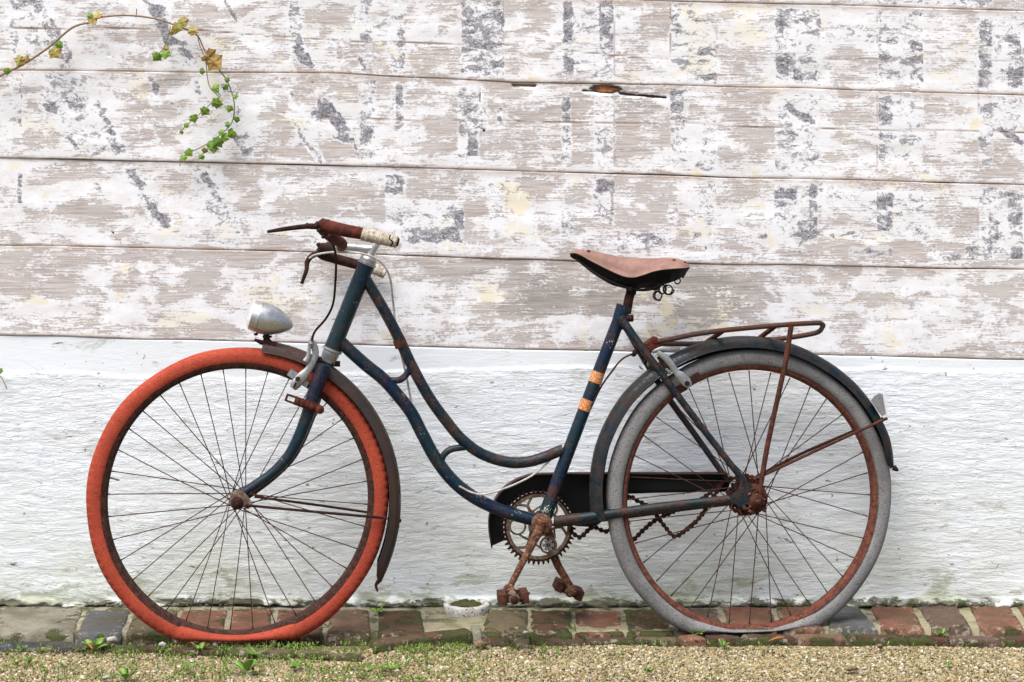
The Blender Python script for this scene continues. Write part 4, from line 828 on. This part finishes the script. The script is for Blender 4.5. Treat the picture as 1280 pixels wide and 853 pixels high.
def hub(wh, r1, hw, mat, r2=4.5):
    mb = MB(); mb.add(*lathe(wh.C-wh.n*hw, wh.n, [(0, 0), (0, r1*wh.k), (.003, r1*wh.k), (.005, r2*1.3*wh.k), (hw, r2*wh.k), (2*hw-.005, r2*1.3*wh.k), (2*hw-.003, r1*wh.k), (2*hw, r1*wh.k), (2*hw, 0)], 24))
    mb.add(*sweep([wh.C-wh.n*(hw+.03), wh.C+wh.n*(hw+.033)], .005, 10)); return mb.build('hub', mat, wh.e)
hub(fw, 10.5, .031, RUSTP)
mb = MB(); mb.add(*disc(fw.C+fw.n*.061, fw.n, 7.6*PX, .010, 20)); mb.add(*disc(fw.C+fw.n*.068, fw.n, 5.6*PX, .009, 6)); mb.add(*disc(fw.C+fw.n*.074, fw.n, 2.6*PX, .008, 10)); mb.add(*disc(BP(309, 632, .06), N, 2.6*PX, .008, 10)); mb.build('axle_nut', RUSTD, fw.e)
tube('valve', [fw.p(161, 2.96, 0), fw.p(149, 2.965, .002)], .002, RUSTP, fw.e, n=3, seg=8)
hub(rw, 18, .027, RUSTD, 8)
random.seed(3)
mb = MB(); mb.add(*disc(rw.C+rw.n*.036, rw.n, 14*PX, .014, 22)); mb.add(*disc(rw.C+rw.n*.058, rw.n, 9*PX, .010, 18)); mb.add(*disc(rw.C+rw.n*.064, rw.n, 6*PX, .012, 6)); mb.add(*disc(rw.C+rw.n*.073, rw.n, 3*PX, .008, 10)); mb.add(*disc(rw.C+rw.n*.03, rw.n, 19*PX, .004, 26))
for i in range(26):
    a = random.random()*6.28; mb.add(*lump(rw.p(random.uniform(7, 17), a, random.uniform(.034, .056)), random.uniform(1.5, 3.6)*PX, 1, .35, (1, 1, 1), i))
mb.build('axle_nut', RUST, rw.e)
mb = MB()
for i in range(9): a = random.random()*6.28; mb.add(*lump(rw.p(random.uniform(4, 15), a, random.uniform(.048, .06)), random.uniform(1.8, 3.4)*PX, 1, .35, (1.2, 1, .8), i))
mb.build('hub_grime', RUSTL, rw.e)
mb = MB()
mb.add(*disc(rw.C-rw.n*.036, rw.n, 21*PX, .003, 30))
for i in range(18): mb.add(*disc(rw.p(21.5, i/18*6.283, -.036), rw.n, 2.2*PX, .003, 6))
mb.build('sprocket', RUSTD, rw.e)

# mudguards
def guard(name, wh, Rf, th0, th1, depth, hw, mat, tip=0, n=90, flip=None):
    prof = []; m_ = 9
    for k in range(m_): a = math.pi*k/(m_-1); prof.append((math.sin(a)**.8, math.cos(a)))
    v, f = [], []
    for i in range(n+1):
        th = math.radians(th0+(th1-th0)*i/n); R = Rf(math.degrees(th)); sc = 1
        if tip and i > n-4: sc = 1-.12*(i-n+4)
        for layer in (0, 1):
            for (s, c) in prof: v.append(wh.p(R-depth*(1.6 if flip and c < 0 else 1)*(1-s)*sc-(layer*.8), th, c*hw*sc*(1-layer*.05)))
        
    q = 2*m_
    for i in range(n):
        a, b = i*q, (i+1)*q
        for k in range(m_-1): f.append((a+k, b+k, b+k+1, a+k+1))
        f.append((a, a+m_, b+m_, b)); f.append((a+m_-1, b+m_-1, b+2*m_-1, a+2*m_-1))
    for a in (0, n*q):
        for k in range(m_-1): f.append((a+k, a+k+1, a+m_+k+1, a+m_+k))
    # rolled bead along both edges
    mb = MB(); mb.add(v, f); lin = [(i*q+m_+k, i*q+m_+k+1, (i+1)*q+m_+k+1, (i+1)*q+m_+k) for i in range(n) for k in range(m_-1)]
    for e in (0, m_-1):
        mb.add(*sweep([v[i*q+e] for i in range(n+1)], .0018, 6))
    g = mb.build(name, mat, bike); mk('guard_lining', v, lin, BLK0, g); return g
BLK0 = rusty('black_underside', (.006, .005, .005), (.003, .003, .003), (.02, .010, .007))
itp = lambda xs, ys: (lambda t: float(np.interp(t, xs, ys)))
g1 = guard('mudguard', fw, itp([-32, -20, 0, 30, 60, 82], [208, 206, 203.5, 202.5, 201, 199]), 81, -30, 14, .027, BRN, tip=1); g1['label'] = 'rusty brown front mudguard'
mb = MB(); mb.add(*sweep(cr([fw.p(205, math.radians(-30), .0), fw.p(204, math.radians(-32.5), .002), fw.p(210, math.radians(-34), .004)], 4), [3.2*PX, 2*PX, 1.2*PX], 8)); mb.build('mudguard_tip', RUSTD, g1); mb = MB(); mb.add(*sweep(bp([(318, 424.5), (326, 428), (345, 431.5)], .01), [1.5*PX, 3*PX, 4*PX], 8, 1.6)); mb.build('lamp_arm', RUSTD, g1)
g2 = guard('mudguard', rw, itp([4, 10, 20, 45, 60, 75, 90, 104, 120, 140, 160, 180, 190], [190, 191, 195.5, 196.5, 196, 198, 200, 202, 204, 208, 208, 204, 201]), 186, 9.5, 13, .030, BLUR, tip=1, n=130, flip=1); g2['label'] = 'blue rear mudguard flaked with rust'
mb = MB(); mb.add(*sweep(cr([rw.p(189, math.radians(9.5), .01), rw.p(191.5, math.radians(8.7), .012), rw.p(194, math.radians(8.0), .012)], 4), [4*PX, 3*PX, 1.6*PX], 8)); mb.build('mudguard_tip', RUSTD, g2)
mb = MB()
for i in range(11): mb.add(*disc(rw.p(182, math.radians(72-3.9*i), -.0262), rw.n, .0016, .003, 8))  # white discs added where open holes would show the bright wall
mb.build('guard_hole_discs', HOLE_WHITE, g2)
for pts in ([(309, 632, .066), (400, 640.5, .062), (484, 648, .03)],): tube('mudguard_stay', [BP(*p) for p in pts], 1.7*PX, RUSTD, bike, seg=8)
tube('mudguard_stay', [BP(318, 621, -.04), BP(400, 632, -.04), BP(462, 641, -.03), BP(484, 645, -.028)], 1.6*PX, RUSTD, bike, seg=8)
mb = MB(); mb.add(*disc(BP(500, 651, .0), U, 2.2*PX, .006, 8)); mb.add(*disc(BP(498, 658, .0), U, 2*PX, .005, 8)); mb.build('stay_bolts', RUSTD, g1)
tube('mudguard_stay', [BP(942, 600, .064), BP(1030, 559, .055), BP(1109, 523, .03)], 1.9*PX, RUST, bike, seg=8)
tube('mudguard_stay', [BP(944, 597, -.045), BP(1000, 568, -.045), BP(1072, 537, -.035), BP(1104, 523, -.028)], 1.9*PX, RUSTD, bike, seg=8)
# tail lamp
c = BP(1098, 507, 0); tl = empty('tail_light', parent=bike)
mb = MB(); v0, f0 = plate([(1090, 501), (1094, 496), (1099, 493.5), (1102, 494), (1106, 517), (1103, 519), (1099, 515)], .013, -.013); mb.add(v0, f0); o = mb.build('lamp_housing', ALU, tl, smooth=False)
b_ = o.modifiers.new('bevel', 'BEVEL'); b_.width = .0025; b_.segments = 3
mb = MB(); mb.add(*plate([(1102.4, 494), (1105, 494.5), (1109, 516), (1108.3, 518.5), (1106.4, 517.5)], .0125, -.0125)); o = mb.build('lamp_lens', LENS, tl, smooth=False); b_ = o.modifiers.new('bevel', 'BEVEL'); b_.width = .0015; b_.segments = 2
# headlamp
hl = empty('headlight', parent=bike); A = BP(311.5, 393, .01); B_ = BP(366.5, 408.5, .01); L = (B_-A).length; ax = (B_-A)/L
mb = MB(); mb.add(*lathe(A, ax, [(t*L, r_*PX) for t, r_ in ((.05, 16.5), (.06, 18.6), (.12, 19.3), (.22, 20.0), (.228, 18.8), (.245, 18.8), (.252, 20.3), (.34, 20.1), (.45, 19.2), (.58, 17.3), (.70, 14.6), (.82, 11.0), (.91, 7.4), (.965, 4.6), (.99, 2.2), (1.0, 0))], 40)); mb.build('lamp_shell', CHR, hl)
mb = MB(); mb.add(*lathe(A, ax, [(-.02*L, 0), (-.012*L, 8*PX), (.01*L, 13*PX), (.05*L, 17*PX), (.07*L, 17.5*PX)], 36)); mb.build('lamp_lens', LENS, hl)
mb = MB(); mb.add(*sweep(cr(bp([(333, 415), (333, 421), (334, 427), (338, 432)], .01), 3), [3.6*PX, 4.2*PX, 6*PX], 12)); mb.add(*disc(BP(320, 418, .012), V, 2.4*PX, .006, 8)); mb.add(*disc(BP(334, 421, .01), V, 6*PX, .005, 12)); mb.build('lamp_mount', RUSTD, hl)
# front brake
def strap(pts, widths, o, th, mat, name, parent):
    P = cr(bp(pts, o), 5); mb = MB(); mb.add(*sweep(P, [w_*PX for w_ in widths], 10, .35, ref=N)); return mb, P
fb = MB(); fb.add(*sweep(cr(bp([(389, 428), (393, 434), (394.5, 443), (391, 453), (385, 463), (378, 471), (370, 480), (366, 486)], .052), 5), [4*PX, 4.4*PX, 4*PX, 4*PX, 4.6*PX, 6.5*PX, 6.6*PX, 4.2*PX], 12, .38, ref=N))
fb.add(*sweep(cr(bp([(388, 426), (386.5, 436), (385, 446), (382, 452)], .058), 4), [2.6*PX, 2.2*PX, 3*PX, 4*PX], 10, .6, ref=N)); fb.add(*sweep(bp([(390, 420), (389, 430)], .06), [1.6*PX, 3.2*PX], 8))
fb.add(*sweep(cr([BP(395, 445, .05), BP(398, 450, .01), BP(398, 452, -.05)], 4), 3.4*PX, 8))
br1 = fb.build('brake_caliper', ALU, bike)
mb = MB()
for (cx, cy, hx, hy) in ((366, 468, 5.5, 4.5), (379, 478, 6.5, 3.6)): mb.add(*boxo(BP(cx, cy, .035), (U*.82-V*.57).normalized(), (U*.57+V*.82).normalized(), N, (hx*PX, hy*PX, .009)))
mb.build('brake_shoe', ALU, br1)
mb = MB(); mb.add(*disc(BP(372, 474, .062), N, 3.3*PX, .008, 6)); mb.add(*boxo(BP(368.5, 482, .0595), (U*.35+V*.94), N, (U*.94-V*.35), (3.4*PX, .001, 1.2*PX))); mb.add(*disc(BP(404, 455, .012), U, 2.6*PX, .05, 8)); mb.add(*disc(BP(421, 455, .0), U, 3.6*PX, .016, 8)); mb.add(*disc(BP(399, 450, .03), N, 4*PX, .03, 10)); mb.build('brake_bolt', RUSTD, br1)
# rear brake
rb = MB(); rb.add(*sweep(cr(bp([(822, 441), (830, 446), (838, 454), (845, 465), (852, 471), (858, 478), (862, 483)], .060), 5), [3*PX, 4*PX, 4*PX, 4*PX, 6*PX, 6.4*PX, 4*PX], 12, .38, ref=N))
rb.add(*sweep(cr(bp([(815, 440), (826, 437), (838, 437), (850, 436)], .03), 4), [2.5*PX, 4*PX, 4*PX, 2*PX], 10, .5)); rb.add(*lump(BP(837, 465, .055), 3*PX, 1, .3)); rb.add(*lump(BP(834, 462, .052), 2.6*PX, 1, .3)); rb.add(*lump(BP(811, 455, .02), 3.4*PX, 1, .3, (.8, 1, 1.5)))
br2 = rb.build('brake_caliper', ALU, bike)
mb = MB(); 
for (cx, cy, hx, hy, o_) in ((868, 473, 8, 4.5, .034), (852, 485, 6, 5, .03)): mb.add(*boxo(BP(cx, cy, o_), (U*.85+V*.5).normalized(), (-U*.5+V*.85).normalized(), N, (hx*PX, hy*PX, .008)))
mb.build('brake_shoe', RUSTD, br2)
mb = MB(); mb.add(*disc(BP(859, 479.5, .070), N, 3.4*PX, .008, 6)); mb.build('brake_bolt', RUSTD, br2); mb = MB(); mb.add(*sweep(bp([(823, 446), (831, 458), (838, 466)], .05), 2.6*PX, 8)); mb.build('brake_arm', RUSTD, br2); mb = MB()
for x, y, r_ in ((796, 439, 5), (802, 437, 4.4), (792, 443, 3.4), (804, 444, 4), (806, 452, 4)): mb.add(*lump(BP(x, y, .02), r_*PX, 1, .3, (1.2, 1, .8), x))
mb.build('stay_clamp', RUSTD, br2)

# crank, chainring, pedals, chaincase, chain
mb = MB(); C0 = BP(677, 655, .05); mb.add(*disc(C0, N, 12.6*PX, .018, 28)); mb.add(*disc(BP(678, 653, .064), N, 6*PX, .008, 16)); mb.add(*disc(BP(678.5, 653, .068), N, 2.6*PX, .008, 10))
mb.add(*sweep(cr(bp([(676, 658), (664, 683), (650, 709), (637, 735)], .062), 5), [6.6*PX, 4.8*PX, 4.3*PX, 4*PX], 12, .62, ref=N)); mb.add(*disc(BP(636.5, 737, .064), N, 7*PX, .014, 18))
mb.build('crank_arm', RUSTL, bike)
mb = MB(); mb.add(*sweep(cr([BP(684, 660, -.075), BP(694, 699, -.07), BP(705, 720, -.07), BP(716, 738, -.07)], 5), [6*PX, 5*PX, 4.4*PX], 12, .6, ref=N)); mb.add(*disc(BP(715.5, 738, -.068), N, 6.6*PX, .014, 16)); mb.add(*sweep([C0, BP(680, 657, -.075)], .008, 10)); mb.build('crank_arm', RUSTL, bike)
def pedal(cx, cy, o0, sgn, ang, name='pedal'):
    c = BP(cx, cy, o0); a = (U*math.cos(ang)+V*math.sin(ang)); b = (-U*math.sin(ang)+V*math.cos(ang))
    mb = MB(); mb.add(*sweep([c-N*.01*sgn, c+N*.085*sgn], .0065, 10)); mb.add(*sweep([c+N*.008*sgn, c+N*.02*sgn, c+N*.07*sgn, c+N*.08*sgn], [.013, .010, .010, .013], 14)); p = mb.build(name, RUSTP, bike)
    mb = MB()
    for s in (-1, 1):
        mb.add(*boxo(c+a*s*.026*1.0+N*.045*sgn, a, b, N, (.009, .012, .034)))
        for t in (.020, .068):
            mb.add(*boxo(c+a*s*.014+N*t*sgn, a, b, N, (.014, .010, .0014)))
    for k_ in range(14):
        s = random.choice((-1, 1)); mb.add(*lump(c+a*(s*.026+random.uniform(-.008, .008))+b*random.uniform(-.011, .011)+N*random.uniform(.02, .08)*sgn, random.uniform(.003, .006), 1, .35, None, k_))
    o = mb.build('pedal_block', RUST, p, smooth=False); bv = o.modifiers.new('bevel', 'BEVEL'); bv.width = .003; bv.segments = 2
    mb = MB(); mb.add(*disc(c+N*(.088 if sgn > 0 else .004), N, 5*PX, .010, 12)); mb.add(*lump(c+a*.017+N*.088, 3.4*PX, 1, .3)) if sgn > 0 else None; mb.build('pedal_cap', RUSTD, p)
pedal(639, 741, .066, 1, .06); pedal(713, 741, -.073, -1, -.42)
# chainring
cx, cy = 673, 658.5; CRO = -.045
def cr_p(r, th, o): return BP(cx, cy, o)+(U*math.cos(th)+V*math.sin(th))*(r*PX)
def flat_ring(c, r0, r1, o, h, seg=60, teeth=0):
    v, f = [], []
    for i in range(seg):
        th = 2*math.pi*i/seg; rr1 = r1
        if teeth: ph_ = (i*teeth/seg) % 1; rr1 = r1+(4.6 if .3 < ph_ < .55 else (3.0 if .2 < ph_ < .7 else 0))
        d = U*math.cos(th)+V*math.sin(th)
        v += [c+d*r0*PX+N*h/2, c+d*rr1*PX+N*h/2, c+d*rr1*PX-N*h/2, c+d*r0*PX-N*h/2]
    for i in range(seg):
        a, b = i*4, ((i+1) % seg)*4
        for k in range(4): f.append((a+k, b+k, b+(k+1) % 4, a+(k+1) % 4))
    return v, f
cc = BP(cx, cy, CRO); mb = MB(); mb.add(*flat_ring(cc, 38, 43.5, 0, .0035, 276, 46)); ring_o = mb.build('chainring', RUSTD, bike, smooth=False)
mb = MB(); mb.add(*flat_ring(cc+N*.0005, 36.8, 41, 0, .0042, 90)); mb.add(*flat_ring(cc, 7, 13, 0, .006, 40))
for k in range(3):
    th = math.radians(178+120*k); c2 = cc+(U*math.cos(th)+V*math.sin(th))*26.5*PX; mb.add(*flat_ring(c2, 8.6, 11.2, 0, .0042, 30))
    for s in (-1, 1): 
        t2_ = th+s*.95; mb.add(*sweep(cr([cr_p(11, th+s*.55, CRO), cr_p(20, th+s*.95, CRO), cr_p(29, th+s*1.05, CRO), cr_p(38, th+s*.78, CRO)], 4), 1.7*PX, 8, .6)); 
        mb.add(*sweep(cr([cr_p(20, th+s*.95, CRO), cr_p(23, th+s*.62, CRO), cr_p(26, th+s*.42, CRO)], 3), 1.4*PX, 8, .6))
mb.build('ring_spider', RUSTP, ring_o)
th = math.radians(298); c2 = cc+(U*math.cos(th)+V*math.sin(th))*26.5*PX; mb = MB()
for k in range(6): a = k*math.pi/3; mb.add(*boxo(c2+(U*math.cos(a)+V*math.sin(a))*3.6*PX, (U*math.cos(a)+V*math.sin(a)), (-U*math.sin(a)+V*math.cos(a)), N, (3.8*PX, 2.0*PX, .002)))
mb.build('ring_ornament', ALU, ring_o, smooth=False)
# chaincase: face with a round window, closed back and rolled edge
outer = [(614, 683), (611, 664), (611, 646), (616, 629), (626, 613), (640, 602), (656, 595), (674, 592), (740, 591), (820, 591), (908, 591), (913, 603), (909, 615), (830, 616), (772, 618), (765, 634), (758, 648), (748, 656), (738, 659), (722, 658)]
inner = [(cx+44*math.cos(math.radians(t)), cy-44*math.sin(math.radians(t))) for t in range(2, 212, 10)]
outl = outer+inner
ccs = MB(); ccs.add(*plate(outl, -.062, -.066)); chc = ccs.build('chain_case', BLACK, bike, smooth=False)
mb = MB(); P_ = cr([BP(a, b, -.052) for a, b in outer[:11]], 3)
v, f = [], []
for i, p in enumerate(P_): v += [p+N*.022, p+N*.022-V*.002, p-N*.014-V*.002, p-N*.014]
for i in range(len(P_)-1):
    a = i*4
    for k in range(4): f.append((a+k, a+4+k, a+4+(k+1) % 4, a+(k+1) % 4))
mb.add(v, f); mb.add(*sweep([p+N*.022 for p in P_], .0022, 6)); mb.build('case_rim', painted('black_case_edge', (.006, .005, .005), (.015, .008, .007), .50, ((.09, .03, .018), (.03, .012, .009)), rough=.4), chc)
mb = MB(); mb.add(*plate([(768, 600), (905, 601), (905, 612), (768, 614)], -.050, -.062)); mb.build('case_lower_face', BLACK, chc, smooth=False)
def chain(path, o_):
    P = cr(path, 24); L = [0]
    for i in range(1, len(P)): L.append(L[-1]+(P[i]-P[i-1]).length)
    pitch = .0127; n = int(L[-1]/pitch); pts = []; j = 0
    for k in range(n+1):
        s = k*pitch
        while j < len(L)-2 and L[j+1] < s: j += 1
        t = (s-L[j])/max(1e-9, L[j+1]-L[j]); pts.append(P[j].lerp(P[j+1], t))
    mb = MB()
    for k in range(len(pts)):
        mb.add(*disc(pts[k], N, .0058, .011 if k % 2 else .008, 8))
        if k:
            a = pts[k-1]; b = pts[k]; d = (b-a).normalized(); mb.add(*boxo((a+b)/2, d, d.cross(N).normalized(), N, ((b-a).length/2, .0030, .0048 if k % 2 else .0034)))
    return mb
mb = chain([BP(714, 664, -.045), BP(719, 669, -.045), BP(726, 672, -.045), BP(733, 665, -.045), BP(742, 659, -.045), BP(761, 664, -.045), BP(775, 640, -.045), BP(785, 621, -.045), BP(796, 626, -.045), BP(807, 631, -.045), BP(815, 637, -.045), BP(823, 648, -.045), BP(834, 662, -.045), BP(843, 671, -.045), BP(856, 664, -.045), BP(871, 651, -.045), BP(884, 634, -.045), BP(895, 616, -.045), BP(903, 603, -.045)], 0)
chn = mb.build('chain', RUSTD, bike, smooth=False)
mb = chain([BP(778, 686, -.05), BP(787, 680, -.05), BP(794, 673, -.05), BP(805, 662, -.05), BP(817, 652, -.05), BP(830, 645, -.05), BP(841, 640, -.05), BP(860, 632, -.05), BP(877, 624, -.05), BP(890, 614, -.05), BP(900, 604, -.05), BP(916, 598, -.042), BP(936, 598, -.04)], 0)
mb.build('chain_run', RUSTD, chn, smooth=False)
mb = chain([rw.p(23.5, math.radians(t), -.036) for t in range(100, -215, -15)], 0); mb.build('sprocket_chain', RUSTR, chn, smooth=False)

# carrier
car = MB(); near = [(822, 427, .03), (842, 423.5, .04), (866, 418.5, .05), (906, 413, .056), (971, 407, .056), (1018, 404, .05), (1027.5, 405.5, .03), (1028, 409, 0), (1019, 416.5, -.04), (977, 423.5, -.05), (945, 425, -.052), (900, 428, -.05), (870, 430, -.04), (846, 430, -.02), (822, 429.5, -.01)]
car.add(*sweep(cr([BP(*p) for p in near], 6), 3.3*PX, 10)); carrier = car.build('luggage_carrier', painted('carrier_paint', (.022, .032, .04), (.05, .035, .03), .47), bike)
for a, b in (((904, 413.5, .056), (882, 429, -.05)), ((969, 408, .056), (946, 425, -.05)), ((1000, 405.5, .052), (985, 422, -.046))): 
    if a[0] < 990: tube('carrier_bar', [BP(*a), BP(*b)], 3.2*PX, RUST, carrier, n=3, seg=10)
tube('carrier_stay', [BP(989, 407, .062), BP(982.5, 450, .064), BP(978, 471, .064), BP(960, 554, .066), BP(951, 606, .066)], [3.4*PX, 3.2*PX, 3.4*PX], RUST, carrier, seg=10)
mb = MB(); mb.add(*boxo(BP(815, 431, .01), (U*.83+V*.55).normalized(), (-U*.55+V*.83).normalized(), N, (8*PX, 6.5*PX, .022))); mb.add(*disc(BP(818, 425, .02), N, 4.4*PX, .03, 8)); mb.add(*disc(BP(811, 436, .03), N, 4*PX, .016, 6)); mb.build('carrier_clamp', RUSTR, carrier, smooth=False)

# saddle
sad = empty('saddle', parent=bike)
ST = [  # px, top py, near lower edge py, half width m, dark bottom py
 (713, 316.5, 317.5, .010, 322), (717, 313.2, 317, .016, 325), (724, 312, 319.5, .020, 328), (735, 313, 326, .023, 337), (750, 316, 334, .027, 349), (765, 319, 341.5, .034, 357.5), (778, 321.5, 346.5, .043, 360.5), (789, 322.5, 347, .052, 361),
 (800, 323, 343.5, .062, 361), (811, 323, 339, .073, 360), (822, 323, 336.3, .083, 358), (834, 322.5, 335, .090, 354), (845, 323, 334.3, .088, 350), (853, 325.5, 333.8, .076, 345), (857.5, 330, 334, .055, 339), (858.6, 333, 334.5, .03, 336)]
v, f = [], []; m_ = 13; nn = len(ST)
SP = []
for comp in (0, 1, 2, 3): SP.append(cr([Vector((s[0], s[comp+1], 0)) for s in ST], 3))
np_ = len(SP[0])
def sadsec(i, inset=0.0):
    px = SP[0][i].x; top = SP[0][i].y; edge = SP[1][i].y; hw = max(.006, SP[2][i].y); out = []
    for k in range(m_):
        a = -1+2*k/(m_-1)                     # -1 far, +1 near
        o_ = hw*math.sin(a*math.pi/2)*(1-inset); base = BP(px, top, 0)-U*0; drop = (edge-top)*PX*1.02
        q = abs(a)**2.2*drop*(.95 if a > 0 else 1.25)
        # compensate for seeing the near edge from above
        out.append(BP(px, top, 0)+N*o_-V*(q+inset*.01)+V*(o_*.0))
    return out
for i in range(np_): v += sadsec(i)
for i in range(np_): v += sadsec(i, .045)
for i in range(np_-1):
    for k in range(m_-1): a = i*m_+k; f.append((a, a+1, a+m_+1, a+m_)); b = a+np_*m_; f.append((b, b+m_, b+m_+1, b+1))
    for e in (0, m_-1): a = i*m_+e; b = a+np_*m_; f.append((a, a+m_, b+m_, b) if e else (a, b, b+m_, a+m_))
mk('seat_top', v, f, LEA, sad)
mb = MB(); mb.add(*sweep([sadsec(i)[-1] for i in range(np_)], .0016, 6)); mb.build('seat_edge', LEB, sad)
# dark skirts and chassis below the leather
v, f = [], []
for i in range(np_):
    s = sadsec(i, .05); px = SP[0][i].x; bot = SP[3][i].y; cen = BP(px, bot-1, 0); e = s[-1]; e2 = s[0]
    hw = max(.006, SP[2][i].y)
    v += [e, (e*.45+cen*.55)+N*hw*.28, cen+N*hw*.35, cen-N*hw*.35, (e2*.45+cen*.55)-N*hw*.28, e2]
for i in range(np_-1):
    for k in range(5): a = i*6+k; f.append((a, a+1, a+7, a+6))
mk('saddle_skirt', v, f, LEB, sad)
mb = MB()
for s_ in (-1, 1): mb.add(*sweep(cr([BP(716, 320, s_*.006), BP(750, 346, s_*.022), BP(785, 360, s_*.025), BP(812, 362, s_*.04), BP(838, 350, s_*.06)], 5), .0035, 8))
mb.add(*disc(BP(789, 362, 0), U, .014, .022, 12)); mb.add(*sweep([BP(788, 361, -.035), BP(788, 361, .035)], .006, 8)); mb.build('saddle_rails', BLK0, sad)
def coil(c, ax, r, L, turns, wr):
    a = (V if abs(ax.dot(V)) < .8 else U); a = (a-ax*a.dot(ax)).normalized(); b = ax.cross(a); n = int(turns*18)
    return sweep([c+ax*(L*(i/n-.5))+(a*math.cos(i/18*2*math.pi)+b*math.sin(i/18*2*math.pi))*r for i in range(n+1)], wr, 6)
SB = MB(); m = M('black_spring_steel', .45); BLK = m.done(m.mix(m.ramp(m.noise(60), .5, .65), (.006, .006, .006), (.03, .02, .015)))
axn = (N*.93+U*.35).normalized()
SB.add(*coil(BP(822.5, 370, .03), axn, 5.6*PX, .012, 1.6, .0019)); SB.add(*coil(BP(835.5, 362.5, .02), axn, 6*PX, .014, 1.8, .0019)); SB.add(*coil(BP(847, 351.5, .035), axn, 3.6*PX, .008, 1.2, .0018)); SB.add(*coil(BP(828, 362, -.01), axn, 5.6*PX, .012, 1.5, .0019))
SB.add(*sweep(cr(bp([(790, 358), (805, 359), (818, 362), (824, 360)], .02), 4), .003, 8)); SB.add(*sweep(cr(bp([(857, 335), (857.5, 340), (853, 348)], .04), 3), .002, 6)); SB.build('saddle_springs', BLK, sad)
mb = MB()
def top_at(px, a):
    i = min(range(np_), key=lambda j: abs(SP[0][j].x-px)); k = (a+1)/2*(m_-1); s = sadsec(i); lo = int(k); return s[lo].lerp(s[min(lo+1, m_-1)], k-lo)
for px, a in ((735, .35), (838, .45), (851, .55)): c = top_at(px, a); mb.add(*disc(c, (N*.6+V*.8), 2.1*PX, .003, 12))
mb.build('saddle_rivets', RUSTD, sad)
